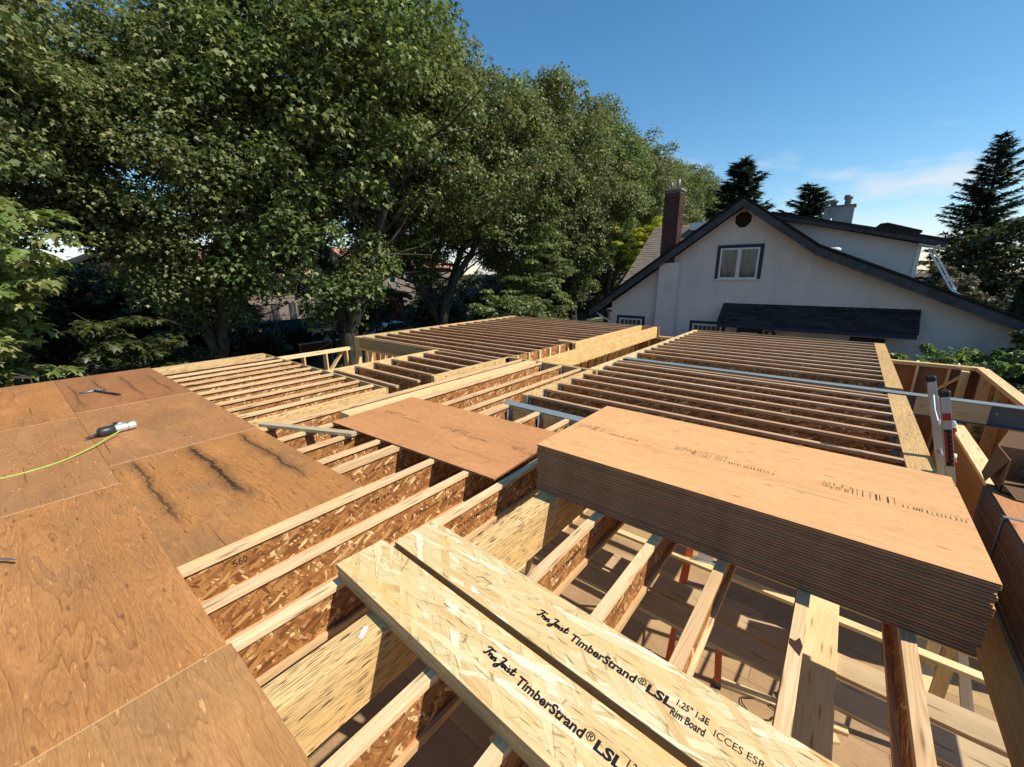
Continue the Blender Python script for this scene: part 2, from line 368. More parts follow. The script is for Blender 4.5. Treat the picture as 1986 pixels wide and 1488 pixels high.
M['beam_lvl'] = flakes('pale_strand_beam', [(0.0, (.60, .34, .11)), (.4, (.74, .46, .17)), (.75, (.80, .53, .22)), (1.0, (.86, .64, .31))], (7, 80), (0.0, .08, -.1, .04), .5)
M['beam_gold'] = strandbeam('golden_strand_beam', (.66, .42, .175), (.55, .32, .115), (.13, .06, .022), .64)
M['flange'] = lumber('joist_flange_lumber', (.80, .55, .29), (.60, .33, .14), .7)
M['flange_red'] = lumber('reddish_flange_lumber', (.68, .42, .235), (.46, .23, .105), .6)
M['spf'] = lumber('pale_framing_lumber', (.82, .60, .29), (.66, .40, .155), .6, .45)
M['spf_dull'] = lumber('dull_framing_lumber', (.50, .385, .23), (.38, .26, .135), .6, .45)
M['plank'] = lumber('plank_lumber', (.56, .40, .22), (.44, .28, .135), .9, .4)
M['subfloor'] = plywood('lower_subfloor', (.50, .325, .16), (.37, .22, .095), .4, 10, (.85, 1.1), .3, .15)
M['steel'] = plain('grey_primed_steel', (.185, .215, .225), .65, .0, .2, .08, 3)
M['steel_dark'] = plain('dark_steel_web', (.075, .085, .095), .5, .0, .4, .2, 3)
M['galv'] = plain('galvanised_hanger', (.22, .225, .23), .55, .3, .3, .15, 20)
M['alu'] = plain('brushed_aluminium', (.50, .51, .52), .42, .75, .5, .1, 9)
M['black'] = plain('black_rubber', (.018, .018, .019), .6, 0, .3, .2, 20)
M['blackplastic'] = plain('black_tool_plastic', (.03, .03, .031), .4, 0, .45, .25, 30)
M['silver'] = plain('cast_silver_metal', (.60, .60, .57), .38, .45, .5, .12, 12)
M['ink'] = plain('printing_ink', (.018, .015, .018), .7, 0, .1, .25, 60)
M['stamp'] = plain('faded_mill_ink', (.085, .05, .028), .7, 0, .1, .3, 60)
M['hose'] = plain('lime_air_hose', (.36, .52, .08), .4, 0, .4, .06, 4)
M['red'] = plain('red_plastic', (.42, .025, .02), .45, 0, .4, .1, 6)
M['orange'] = plain('orange_fibreglass', (.55, .10, .025), .5, 0, .35, .1, 6)
M['white'] = plain('white_paint', (.72, .72, .70), .5, 0, .35, .06, 4)
M['card'] = plain('brown_cardboard', (.20, .115, .062), .85, 0, .1, .15, 5)
M['hammer'] = plain('hammer_steel', (.16, .155, .15), .4, .5, .4, .25, 40)
M['handle'] = plain('dark_blue_grip', (.015, .022, .032), .5, 0, .35, .2, 30)
M['conc'] = plain('concrete', (.20, .195, .185), .85, 0, .15, .2, 1.5, .2)
M['conc_pale'] = plain('weathered_render', (.34, .325, .31), .9, 0, .15, .3, 3, .2)
M['asphalt'] = plain('asphalt', (.05, .05, .052), .9, 0, .15, .2, 1.2, .2)
M['soil'] = plain('dirt_ground', (.085, .065, .045), .95, 0, .1, .35, .6, .3)
M['grassm'] = plain('lawn', (.05, .075, .025), .95, 0, .1, .35, .8, .3)
M['trim'] = plain('navy_window_trim', (.020, .028, .052), .6, 0, .3, .25, 3)
M['fascia'] = plain('weathered_slate_fascia', (.058, .058, .063), .75, 0, .2, .5, 3.5)
M['sash'] = plain('white_window_sash', (.62, .61, .58), .5, 0, .35, .06, 4)
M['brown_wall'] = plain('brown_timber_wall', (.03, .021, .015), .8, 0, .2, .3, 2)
M['grey_wall'] = plain('grey_timber_wall', (.16, .15, .14), .8, 0, .2, .25, 2)
M['beige_wall'] = plain('beige_cladding', (.22, .18, .145), .8, 0, .2, .12, 1)
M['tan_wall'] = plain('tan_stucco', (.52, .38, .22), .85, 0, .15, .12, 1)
M['tile_roof'] = plain('terracotta_roof_tile', (.42, .20, .12), .85, 0, .15, .25, 2)
M['dark_roof'] = plain('dark_brown_shingle', (.032, .028, .027), .9, 0, .12, .4, 4, .3)
M['awn_roof'] = mk_brick('black_shingle', (.022, .021, .020), (.052, .050, .047))
M['grey_roof'] = plain('weathered_tan_shingle', (.20, .165, .125), .9, 0, .12, .3, 5, .3)
M['blue_tarp'] = plain('blue_panel', (.08, .16, .32), .6, 0, .3, .15, 3)
M['teal'] = plain('blue_green_fence', (.05, .10, .11), .7, 0, .2, .2, 3)
M['carred'] = plain('deep_red_paint', (.12, .014, .016), .35, 0, .5, .1, 3)
M['bark'] = None
def mk_stucco():
    g = G('pale_grey_stucco', .9, .12); o = g.obco(); a = g.noise(o, 1.1, 5, .6); b = g.noise(o, 26, 4, .65); c_ = g.noise(g.map(o, (1.5, 1.5, .5)), 1.0, 4, .6)
    c = g.mix(g.mr(a, .35, .68), (.58, .525, .48), (.66, .605, .555)); c = g.mix(g.mr(c_, .55, .75, 0, .3), c, (.30, .285, .28)); c = g.hsv(c, .5, 1, g.mr(b, .3, .7, .84, 1.12)); g.col(c); g.bump(b, .6, .03); return g.mat
M['stucco'] = mk_stucco()
def mk_bark():
    g = G('grey_brown_bark', .95, .1); o = g.obco(); a = g.noise(g.map(o, (5, 5, 1.2)), 1.0, 5, .65); b = g.noise(o, 1.2, 3, .5)
    c = g.mix(g.mr(a, .35, .65), (.03, .024, .018), (.095, .082, .066)); c = g.mix(g.mr(b, .55, .7, 0, .4), c, (.07, .075, .035)); g.col(c); g.bump(a, .7, .04); return g.mat
M['bark'] = mk_bark()
M['brick'] = mk_brick('old_brown_brick', (.045, .024, .022), (.10, .05, .042))
M['mortar'] = plain('mortar', (.22, .19, .165), .95, 0, .1, .2, 12)
def mk_glass():
    g = G('dark_window_glass', .06, .5); nz = g.noise(g.map(g.obco(), (8, 8, 1.2)), 1.0, 3, .5)
    g.col(g.mix(g.mr(nz, .4, .65), (.03, .034, .036), (.10, .105, .10))); return g.mat
M['glass'] = mk_glass()
def mk_leaf(name, c0, c1, c2, rough=.42, transl=.28, spec=.5):
    g = G(name, rough, spec); geo = g.n('ShaderNodeNewGeometry'); r = geo.outputs['Random Per Island']
    big = g.noise(g.obco(), .55, 3, .55)
    c = g.ramp(r, [(0, c0), (.55, c1), (.9, c2), (1, tuple(min(1, x * 1.3) for x in c2))])
    c = g.hsv(c, g.mr(big, .3, .7, .485, .515), 1.0, g.mr(big, .3, .7, .85, 1.15)); g.col(c)
    tr = g.n('ShaderNodeBsdfTranslucent'); g.put(tr.inputs[0], g.hsv(c, .49, 1.15, 1.5)); ms = g.n('ShaderNodeMixShader'); ms.inputs[0].default_value = transl
    g.nt.links.new(g.b.outputs[0], ms.inputs[1]); g.nt.links.new(tr.outputs[0], ms.inputs[2]); g.nt.links.new(ms.outputs[0], g.out.inputs[0]); return g.mat
M['maple'] = mk_leaf('street_maple_leaf', (.062, .102, .026), (.125, .168, .046), (.25, .27, .10), .5, .3, .38)
M['maple_olive'] = mk_leaf('olive_maple_leaf', (.066, .102, .028), (.135, .166, .05), (.275, .27, .115), .5, .3, .38)
M['maple_light'] = mk_leaf('young_maple_leaf', (.10, .145, .032), (.16, .20, .05), (.27, .275, .095), .5, .26, .35)
M['yellow_leaf'] = mk_leaf('yellow_green_leaf', (.26, .32, .025), (.36, .38, .035), (.48, .44, .06), .5, .4, .3)
M['bushleaf'] = mk_leaf('bright_vine_leaf', (.07, .13, .022), (.13, .20, .04), (.22, .29, .08))
M['darkleaf'] = mk_leaf('dark_and_shaded_leaf', (.030, .040, .009), (.05, .064, .014), (.085, .10, .024))
M['needle'] = mk_leaf('spruce_needle', (.022, .042, .022), (.040, .064, .032), (.07, .092, .046), .6, .12, .3)
M['hedge'] = mk_leaf('hedge_leaf', (.012, .022, .010), (.02, .036, .014), (.03, .05, .02), .6, .15, .3)
M['rust_leaf'] = mk_leaf('rusty_shrub_leaf', (.06, .06, .03), (.11, .10, .05), (.16, .13, .07), .6, .2, .3)
M['red_leaf'] = mk_leaf('red_shrub_leaf', (.10, .03, .03), (.14, .05, .045), (.10, .10, .04), .6, .2, .3)

# ------------------------------------------------------------------ ground and setting
ZF = -2.86        # lower storey floor
ZG = -3.65        # street level
ZT = -0.018       # top of the joists
ZB = ZT - 0.302   # underside of the joists
def ground_sheet(name, x0, x1, y0, y1, z, mat):
    mb = MB(); mb.quad([(x0, y0, z), (x1, y0, z), (x1, y1, z), (x0, y1, z)]); o = mb.obj(name, mat); tag(o, kind='structure'); return o
ground_sheet('ground', -1400, 1400, -1400, 1400, ZG - .05, M['soil'])
ground_sheet('lawn', -23.2, -15.0, -30, 160, ZG - .02, M['grassm'])
mb = MB(); mb.box(-14.9, -13.4, -40, 160, ZG - .2, ZG + .02, 'y'); tag(mb.obj('pavement', M['conc']), kind='structure')
ground_sheet('road', -31.5, -23.4, -60, 200, ZG - .03, M['asphalt'])
mb = MB(); mb.box(-23.4, -23.2, -60, 200, ZG - .2, ZG + .1, 'y'); tag(mb.obj('kerb', M['conc']), kind='structure')
mb = MB(); mb.box(-36, -31.5, -60, 200, ZG - .2, ZG + .08, 'y'); tag(mb.obj('far_pavement', M['conc']), kind='structure')
# lower storey floor of the new building: plywood sheets on a slab
mb = MB(); mb.box(-11.2, 2.6, -4, 13.4, ZG - .3, ZF - .02, 'x'); slab = mb.obj('lower_floor', M['conc']); tag(slab, kind='structure')
for i in range(6):
    for j in range(15):
        x0 = -11.2 + i * 2.44 - (1.22 if j % 2 else 0); y0 = -4 + j * 1.22
        x1 = min(x0 + 2.436, 2.6); x0 = max(x0, -11.2)
        if x1 - x0 < .2: continue
        box_obj('plywood_panel', (x0, x1, y0, min(y0 + 1.216, 13.4), ZF - .02, ZF), 'x', [M['subfloor'], M['ply_edge']], slab, me=1)

# ------------------------------------------------------------------ joist bays
FW, FT, WT = .0587, .036, .0095
_jc = {}
def joist_meshes(axis, L):
    key = (axis, round(L, 2))
    if key not in _jc:
        def B(lo, hi, z0, z1):
            mb = MB()
            if axis == 'y': mb.box(lo, hi, 0, L, z0, z1, 'y')
            else: mb.box(0, L, lo, hi, z0, z1, 'x')
            return mb
        _jc[key] = (B(-WT / 2, WT / 2, -.302 + FT, -FT).mesh('web', [M['osb']]),
                    B(-FW / 2, FW / 2, -FT, 0).mesh('top_flange', [M['flange' if axis == 'y' else 'flange_red']], bevel=.0015),
                    B(-FW / 2, FW / 2, -.302, -.302 + FT).mesh('bottom_flange', [M['flange' if axis == 'y' else 'flange_red']]))
    return _jc[key]
_hc = {}
def hanger_mesh(axis, sgn):
    if (axis, sgn) not in _hc:
        mb = MB(); t = .0025; w = FW / 2 + .002; L = .055 * sgn
        a, b = sorted((0, L))
        def bx(p0, p1, q0, q1, z0, z1):
            if axis == 'x': mb.box(p0, p1, q0, q1, z0, z1)
            else: mb.box(q0, q1, p0, p1, z0, z1)
        bx(a, b, -w - t, -w, -.30, -.05); bx(a, b, w, w + t, -.30, -.05); bx(a, b, -w - t, w + t, -.306, -.3025)
        f0, f1 = sorted((0, .003 * sgn))
        bx(f0, f1, w, w + .035, -.29, .001); bx(f0, f1, -w - .035, -w, -.29, .001)
        _hc[(axis, sgn)] = mb.mesh('joist_hanger', [M['galv']])
    return _hc[(axis, sgn)]
def joist(bay, axis, c, a0, a1, hang=(0, 0), ztop=ZT, red=False, rot=0):
    web, tf, bf = joist_meshes(axis, a1 - a0)
    c = c + R.uniform(-.005, .005); ztop = ztop + R.uniform(-.0015, .0005)
    o = ORG[bay.name]; p = Vector((c, a0, ztop)) if axis == 'y' else Vector((a0, c, ztop))
    j = link('i_joist', web, bay, p - o)
    link('top_flange', tf, j); link('bottom_flange', bf, j)
    L = a1 - a0
    if hang[0]: link('joist_hanger', hanger_mesh(axis, 1), j, (-.001, 0, 0) if axis == 'x' else (0, -.001, 0))
    if hang[1]: link('joist_hanger', hanger_mesh(axis, -1), j, (L + .001, 0, 0) if axis == 'x' else (0, L + .001, 0))
    return j
def beam(name, b, g, mat, label, cat='beam', group=None, bevel=.002):
    org = ((b[0] + b[1]) / 2, (b[2] + b[3]) / 2, b[4])
    mb = MB(); mb.box(*b, g=g)
    me = mb.mesh(name, [mat], org, bevel=bevel); o = link(name, me, None, org); return tag(o, label, cat, group)

# near bay: joists run away from the camera (along Y) and hang on the grey steel beam
nb = thing('joist_bay', 'nearest run of joists hung on the grey steel beam, under the plywood stack', 'floor joists', (-1.2, 1.0, ZB))
near_x = [.472, .062, -.348, -.758, -1.18, -2.035, -2.41, -2.85, -3.342, -3.408]
JN = {}
for x in near_x:
    JN[x] = joist(nb, 'y', x, -1.6, 4.03, (0, 1))
# flush timber bay: joists between the left beam and the ledger, running to the header
hb = thing('joist_bay', 'sunlit joists passing under the loose reddish sheet to the brown header', 'floor joists', (-4.4, 2.5, ZB))
for x in (-3.66, -4.07, -4.54): joist(hb, 'y', x, -1.6, 6.5, (0, 1))
joist(hb, 'y', -5.02, -1.6, 6.5)
# left far bay beside the deck
lb = thing('joist_bay', 'ten joists framed by a thin rim beside the laid deck, at the far left', 'floor joists', (-7.6, 2.5, ZB))
for i in range(10):
    c = -9.45 + i * .4145; joist(lb, 'y', c, -1.6, 3.52)
box_obj('rim_board', (-10.12, -5.352, 3.522, 3.556, ZB, ZT), 'x', [M['lsl_edge']], lb, .0015)
box_obj('rim_board', (-10.13, -9.86, -1.6, 3.52, ZB + .02, ZT), 'y', [M['beam']], lb, .002)
# middle bay, hung on the ledger
mbay = thing('joist_bay', 'seven short joists on the middle ledger, the first two ending in open air', 'floor joists', (-6.3, 4.9, ZB))
for i, y in enumerate((3.705, 4.13, 4.55, 4.965, 5.38, 5.80, 6.13)):
    joist(mbay, 'x', y, -7.19, -5.33 if i < 2 else -5.43, (1, 0 if i < 2 else 1))
# far bay
fb = thing('joist_bay', 'big far bay of close parallel joists in front of the street maples', 'floor joists', (-8, 9.8, ZB))
for i in range(17):
    y = 6.35 + i * .41; joist(fb, 'x', y, -10.53, -5.36 if y < 9.0 else -5.285, (1, 0 if y < 9 else 1))
box_obj('rim_board', (-10.76, -10.535, 6.19, 13.30, ZB, ZT), 'y', [M['beam']], fb, .002)
box_obj('rim_board', (-10.53, -9.30, 6.19, 6.222, ZB, ZT - .002), 'x', [M['lsl_edge']], fb, .0015)
box_obj('rim_board', (-9.297, -7.2, 6.19, 6.222, ZB, ZT), 'x', [M['lsl_edge']], fb, .0015)
box_obj('rim_board', (-10.53, -4.6, 13.22, 13.255, ZB, ZT), 'x', [M['lsl_edge']], fb, .0015)
for k, y in enumerate((6.76, 7.17, 7.58, 7.99, 8.4, 8.81)):
    box_obj('blocking', (-5.375, -5.34, y - .375, y - .04, ZB + .03, ZT - .004), 'z', [M['osb']], fb)
    box_obj('squash_block', (-5.355, -5.30, y - .03, y + .03, ZB, ZT + .0), 'z', [M['spf']], fb)
box_obj('lumber_scrap', (-5.62, -5.18, 8.78, 8.92, ZT + .001, ZT + .039), 'x', [M['spf']], fb, .002)
# right bay
rb = thing('joist_bay', 'big right bay of joists behind the plywood stack, crossed by steel', 'floor joists', (-1.4, 8.7, ZB))
for k in range(8): joist(rb, 'x', 4.60 + k * .405, -3.395, .63, (1, 1))
joist(rb, 'x', 7.62, -3.42, .63, (1, 1))
for k in range(11): joist(rb, 'x', 8.22 + k * .41 + .41, -3.42, .63, (1, 1))
box_obj('rim_board', (-3.42, .63, 13.13, 13.165, ZB, ZT), 'x', [M['lsl_edge']], rb, .0015)

# beams
LV = 'laminated beams'
beam('laminated_beam', (-5.41, -5.352, -1.6, 3.52, ZB, ZT), 'y', M['beam'], 'long strand beam along the left bay, its wide sunlit face ending at the rim corner', group=LV)
beam('laminated_beam', (-5.43, -5.34, 4.47, 6.50, ZB, ZT), 'y', M['beam'], 'strand beam carrying the hangers of the middle bay, cut off square at its near end', group=LV)
beam('laminated_beam', (-7.30, -7.19, 3.56, 6.19, ZB, ZT), 'y', M['beam_lvl'], 'ledger beam with metal hangers between the left bay and the far bay', group=LV)
beam('laminated_beam', (-4.86, -4.65, 2.49, 6.5, ZT - .09, ZT), 'y', M['spf'], 'flat pale timber running between two joists from the loose sheet to the header', group=LV)
beam('laminated_beam', (-4.74, -4.64, 6.60, 13.13, ZB - .03, ZT + .002), 'y', M['beam_lvl'], 'tall golden beam face running from the header to the far rim', group=LV)
beam('laminated_beam', (-5.283, -5.18, 8.95, 13.215, ZB, ZT), 'y', M['beam_lvl'], 'shorter golden beam at the ends of the far bay joists', group=LV)
beam('laminated_beam', (-5.43, -3.33, 6.503, 6.597, ZB, ZT), 'x', M['lsl_edge'], 'brown header across the joist ends at the crossing of all bays', group=LV)
beam('laminated_beam', (-3.52, -3.421, 6.60, 13.16, ZB, ZT), 'y', M['lsl'], 'pale beam top along the left ends of the right bay joists', group=LV)
beam('laminated_beam', (-3.49, -3.396, 4.53, 6.5, ZB, ZT), 'y', M['beam'], 'ledger beam with hangers at the near left corner of the right bay', group=LV)
beam('laminated_beam', (-1.69, -1.535, -1.6, 4.03, ZB - .04, ZT), 'y', M['beam'], 'thick black-flecked beam under the two piles of rim boards', group=LV)
beam('laminated_beam', (.632, .83, 8.18, 13.2, ZB, ZT), 'y', M['beam_gold'], 'wide beam top beyond the steel beam on the right edge of the right bay', group=LV)
beam('laminated_beam', (.632, .83, 3.9, 7.74, ZB, ZT), 'y', M['beam_gold'], 'wide beam top between the steel beam and the plywood stack, striped by the ladder shadow', group=LV)
beam('laminated_beam', (.83, .87, -1.6, 3.88, ZB, ZT), 'y', M['lsl_edge'], 'shaded rim board under the right hand plywood stack', group=LV)

# steel beams (flanges, web, packing)
def steel(name, x0, x1, yc, w, depth, label):
    t = thing(name, label, 'steel beam', ((x0 + x1) / 2, yc, ZT - depth))
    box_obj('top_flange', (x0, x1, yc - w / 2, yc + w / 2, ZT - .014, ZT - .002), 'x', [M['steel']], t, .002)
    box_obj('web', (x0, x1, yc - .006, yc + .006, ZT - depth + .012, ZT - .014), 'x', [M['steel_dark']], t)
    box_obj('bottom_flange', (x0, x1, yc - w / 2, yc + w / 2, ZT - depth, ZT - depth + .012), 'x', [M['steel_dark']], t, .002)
    return t
s1 = steel('steel_beam', -3.47, .63, 4.13, .16, .30, 'pale blue grey steel beam between the loose sheet and the plywood stack')
box_obj('timber_packing', (-3.46, .6, 4.052, 4.122, ZB + .01, ZT - .017), 'x', [M['beam_lvl']], s1)
s2 = steel('steel_beam', -3.42, 3.6, 7.93, .17, .29, 'long grey steel beam crossing the right bay and running out past the ladder')
box_obj('timber_packing', (.95, 1.66, 7.862, 7.922, ZB + .03, ZT - .018), 'x', [M['spf_dull']], s2)
box_obj('timber_packing', (-3.3, .6, 7.862, 7.922, ZB + .03, ZT - .018), 'x', [M['spf_dull']], s2)
mb = MB(); mb.tube([(1.72, 7.845, -.13), (1.72, 7.862, -.13)], .014, 6); mb.obj('bolt', M['galv'], s2)
mb = MB(); mb.tube([(1.02, 7.845, -.16), (1.02, 7.862, -.16)], .014, 6); mb.obj('bolt', M['galv'], s2)

# ------------------------------------------------------------------ laid deck
dk = thing('subfloor_deck', 'laid and nailed plywood deck with dark wet streaks, hammer and nail gun on it', 'deck', (-5, .5, -.018))
def panel(x0, x1, y0, y1, mat, dz=0.0):
    mb = MB(); mb.box(x0 + .0015, x1 - .0015, y0 + .0015, y1 - .0015, -.0178 + dz, dz, 'x', me=1, off=(0, 0)); return mb.obj('plywood_panel', [M[mat], M['deck_edge']], dk, .0012)
panel(-10.13, -7.42, .345, 1.586, 'deck_far', .0064); panel(-7.42, -5.03, .345, 1.588, 'deck_pale', .0034); panel(-5.03, -2.87, .345, 1.583, 'deck_streak', .0004)
panel(-10.14, -7.20, -.875, .345, 'deck', .0056); panel(-7.20, -4.53, -.875, .345, 'deck_pale', .0030); panel(-4.53, -2.03, -.875, .355, 'deck', .0002); panel(-2.03, .41, -.875, .37, 'deck_pale', -.0008)
panel(-10.13, -8.0, -2.1, -.875, 'deck'); panel(-8.0, -5.56, -2.1, -.875, 'deck_pale'); panel(-5.56, -3.12, -2.1, -.875, 'deck'); panel(-3.12, -.68, -2.1, -.875, 'deck_pale')
# nails along the joist lines: small torn dimples and heads, one part each
mbd, mbn = MB(), MB()
for x in [-2.045, -2.015, -2.41, -2.85, -3.37, -3.66, -4.07, -4.545, -4.515, -5.02, -5.045, -5.38, -5.8, -6.2]:
    y = -.85
    while y < 1.5:
        if not (x > -2.87 and y > .33):
            a = R.random() * .024 - .012; zt = .0004 if x > -4.53 else (.0034 if y > .345 else .003)
            if abs(x + 2.045) < .04: zt = .0002 if x < -2.03 else -.0008
            elif y > .345 and x > -5.03: zt = .0004
            r1, r2 = R.uniform(.004, .009), R.uniform(.002, .0045)
            P = [(x + a + r1 * R.uniform(.7, 1.3) * math.cos(t_), y + r2 * 1.2 * R.uniform(.6, 1.4) * math.sin(t_), zt + .0006) for t_ in (0, 1.05, 2.1, 3.14, 4.19, 5.24)]
            mbd.quad(P)
            if R.random() < .6: mbn.tube([(x + a + .002, y + .001, zt), (x + a + .002, y + .001, zt + .0011)], R.uniform(.0018, .003), 6)
        y += R.uniform(.11, .2)
tag(mbd.obj('nail_dimples', M['deck_edge'], dk), kind='stuff'); tag(mbn.obj('nail_heads', M['hammer'], dk), kind='stuff')

# ------------------------------------------------------------------ plywood stacks and the loose sheet
def sheet(x0, x1, y0, y1, z0, top, label, group, name='plywood_sheet', g='x', t=.0172):
    org = ((x0 + x1) / 2, (y0 + y1) / 2, z0)
    mb = MB(); mb.box(x0, x1, y0, y1, z0, z0 + t, g, me=1)
    o = link(name, mb.mesh(name, [M[top], M['ply_edge']], org, bevel=.0012), None, org); return tag(o, label, 'plywood sheet', group)
GS = 'sheets of the big plywood stack'
pitch = .0181; z = ZT + .001
for k in range(22):
    jx, jy = R.uniform(-.008, .008), R.uniform(-.006, .006); last = k == 21
    o = sheet(-1.735 + jx, .70 + jx, 2.452 + jy, 3.67 + jy, z, 'sheet_new', 'topmost sheet of the big stack, pale orange face with three rows of mill stamps' if last else ('bottom sheet of the big plywood stack, resting on the joists' if k == 0 else ORD[21 - k] + ' sheet from the top of the big plywood stack'), GS)
    z += pitch
    top_sheet = o
STACK_TOP = z - pitch + .0172
GS2 = 'sheets of the right hand plywood stack'
z = ZT + .001
for k in range(22):
    jx, jy = R.uniform(-.004, .004), R.uniform(-.006, .006)
    sheet(.845 + jx + (.012 if k == 21 else 0), 2.063 + jx, 1.25 + jy, 3.69 + jy, z, 'sheet_red', 'top sheet of the right hand stack, reddish face beside the cardboard box' if k == 21 else ('bottom sheet of the strapped right hand plywood stack' if k == 0 else ORD[21 - k] + ' sheet from the top of the strapped right hand stack'), GS2, g='y')
    z += pitch
st = thing('strap', 'thin steel strap round the right hand plywood stack', 'strap', (.84, 3.2, 0))
box_obj('band', (.8365, .8385, 3.19, 3.215, ZT, .384), 'z', [M['galv']], st); box_obj('band', (.8385, 2.07, 3.19, 3.215, .3815, .3835), 'x', [M['galv']], st)
# loose sheet, slightly turned, lying on the joists
ls_o = Vector((-3.35, 2.885, ZT + .001)); a_ls = math.radians(3.1)
mb = MB(); mb.box(-1.22, 1.22, -.61, .61, 0, .0175, 'x', me=1)
loose = link('plywood_sheet', mb.mesh('plywood_sheet', [M['sheet_red'], M['ply_edge']], bevel=.0012), None, ls_o, (0, 0, a_ls))
tag(loose, 'single loose reddish plywood sheet lying slightly askew across the joists', 'plywood sheet')
def stamp(parent, pts_local, L, hgt, seed, name='mill_stamp', line=False):
    """rows of printed bars and blocks: pts_local = start point (x, y, z) on the sheet"""
    rr = random.Random(seed); mb = MB(); x0, y0, z0 = pts_local
    def r(a, b, c, d): mb.quad([(x0 + a, y0 + c, z0), (x0 + b, y0 + c, z0), (x0 + b, y0 + d, z0), (x0 + a, y0 + d, z0)])
    x = 0
    while x < L * .22:                     # dense logo block
        w = rr.uniform(.004, .012); h0 = rr.uniform(0, hgt * .6)
        for q in range(3): r(x, x + w, h0 + q * hgt * .18, h0 + q * hgt * .18 + rr.uniform(.005, .011))
        x += w + rr.uniform(.002, .005)
    while x < L * .55:                     # tall bars
        w = rr.choice((.003, .003, .005, .009)); r(x, x + w, 0, hgt * rr.uniform(.8, 1)); x += rr.uniform(.012, .035)
        if rr.random() < .5: r(x - .008, x + .012, hgt * .9, hgt * .9 + .003)
    r(L * .3, L * .55, hgt * .98, hgt * .98 + .002)
    while x < L:                            # low row
        w = rr.uniform(.003, .009); r(x, x + w, 0, hgt * .32); x += rr.uniform(.011, .024)
        if rr.random() < .25: r(x, x + .02, hgt * .6, hgt * .63)
    r(L * .55, L, -.006, -.0045); r(L, L + .004, -.006, hgt * .3)
    if line: r(L * .35, L * 1.03, hgt * .45, hgt * .45 + .0022)
    me = mb.mesh(name, [M['stamp']]); return link(name, me, parent)
to = Vector(top_sheet.location)
for (x, y, L, sd, ln) in ((-1.70, 2.98, .56, 1, False), (-.87, 2.995, .66, 2, False), (.05, 3.0, .62, 3, True)):
    stamp(top_sheet, (x - to.x, y - to.y, .01745), L, .10, sd, line=ln)
for (x, L, sd) in ((-1.03, .66, 4), (-.04, .72, 5), (.95, .27, 6)):
    stamp(loose, (x, -.04, .01775), L, .10, sd)

# ------------------------------------------------------------------ rim boards with printed lettering
def text_mesh(s, w, hgt, bold=0.0, shear=0.0, mat='ink', name='lettering', fit_w=True):
    c = bpy.data.curves.new('lettering_curve', 'FONT'); c.body = s; c.size = 1.0; c.offset = bold; c.shear = shear; c.resolution_u = 3
    to_ = bpy.data.objects.new('lettering_temp', c); COL.objects.link(to_)
    bpy.context.view_layer.update()
    me = bpy.data.meshes.new_from_object(to_.evaluated_get(bpy.context.evaluated_depsgraph_get()))
    bpy.data.objects.remove(to_); bpy.data.curves.remove(c)
    n = len(me.vertices); co = np.empty(n * 3); me.vertices.foreach_get('co', co); co = co.reshape(-1, 3)
    mn, mxx = co.min(0), co.max(0); co[:, 0] = (co[:, 0] - mn[0]) / (mxx[0] - mn[0]) * w
    if hgt: co[:, 1] = (co[:, 1] - mn[1]) / (mxx[1] - mn[1]) * hgt
    me.vertices.foreach_set('co', co.ravel()); me.update(); me.materials.clear(); me.materials.append(M[mat]); me.name = name; return me
def stroke_mesh(strokes, w, hgt, rad):
    """hand drawn script: list of polylines in a 0..1 box, swept as flat ribbons"""
    mb = MB()
    for st_ in strokes:
        P = []
        for i in range(len(st_) - 1):
            p0, p1, p2, p3 = [Vector(st_[min(max(k, 0), len(st_) - 1)]) for k in (i - 1, i, i + 1, i + 2)]
            for q in range(4):
                t = q / 4; P.append(.5 * ((2 * p1) + (-p0 + p2) * t + (2 * p0 - 5 * p1 + 4 * p2 - p3) * t * t + (-p0 + 3 * p1 - 3 * p2 + p3) * t ** 3))
        P.append(Vector(st_[-1])); P = [Vector((p.x * w, p.y * hgt)) for p in P]
        Lf, Rt = [], []
        for i, p in enumerate(P):
            d = (P[min(i + 1, len(P) - 1)] - P[max(i - 1, 0)]); d = d.normalized() if d.length else Vector((1, 0)); nrm = Vector((-d.y, d.x)); k = rad * (.75 + .5 * abs(nrm.x))
            Lf.append(p + nrm * k); Rt.append(p - nrm * k)
        for i in range(len(P) - 1): mb.quad([(*Rt[i], 0), (*Rt[i + 1], 0), (*Lf[i + 1], 0), (*Lf[i], 0)])
    return mb.mesh('lettering', [M['ink']], fix=False)
SCRIPT = [  # "Trus Joist" in a slanted brush script
    [(.02, .86), (.10, .98), (.20, .92), (.26, .97)], [(.15, .93), (.11, .6), (.07, .36), (.02, .42)],
    [(.15, .58), (.19, .62), (.18, .36)], [(.18, .5), (.22, .62), (.245, .56)],
    [(.27, .6), (.255, .38), (.29, .36), (.325, .6)], [(.325, .6), (.315, .36), (.34, .36)],
    [(.40, .56), (.37, .60), (.37, .5), (.40, .44), (.385, .34), (.355, .38)],
    [(.47, .90), (.55, .98), (.62, .92)], [(.59, .95), (.55, .5), (.51, .12), (.46, .05), (.45, .2), (.53, .4)],
    [(.64, .6), (.61, .56), (.605, .4), (.635, .36), (.665, .46), (.66, .58), (.64, .6)], [(.66, .54), (.71, .56)],
    [(.725, .6), (.71, .4), (.73, .35), (.75, .4)], [(.745, .74), (.75, .78)],
    [(.82, .56), (.79, .60), (.785, .5), (.815, .44), (.80, .34), (.765, .38)],
    [(.91, .92), (.88, .5), (.88, .36), (.93, .40), (.98, .52)], [(.84, .66), (.97, .70)]]
RIMG = 'rim boards piled across the joists'
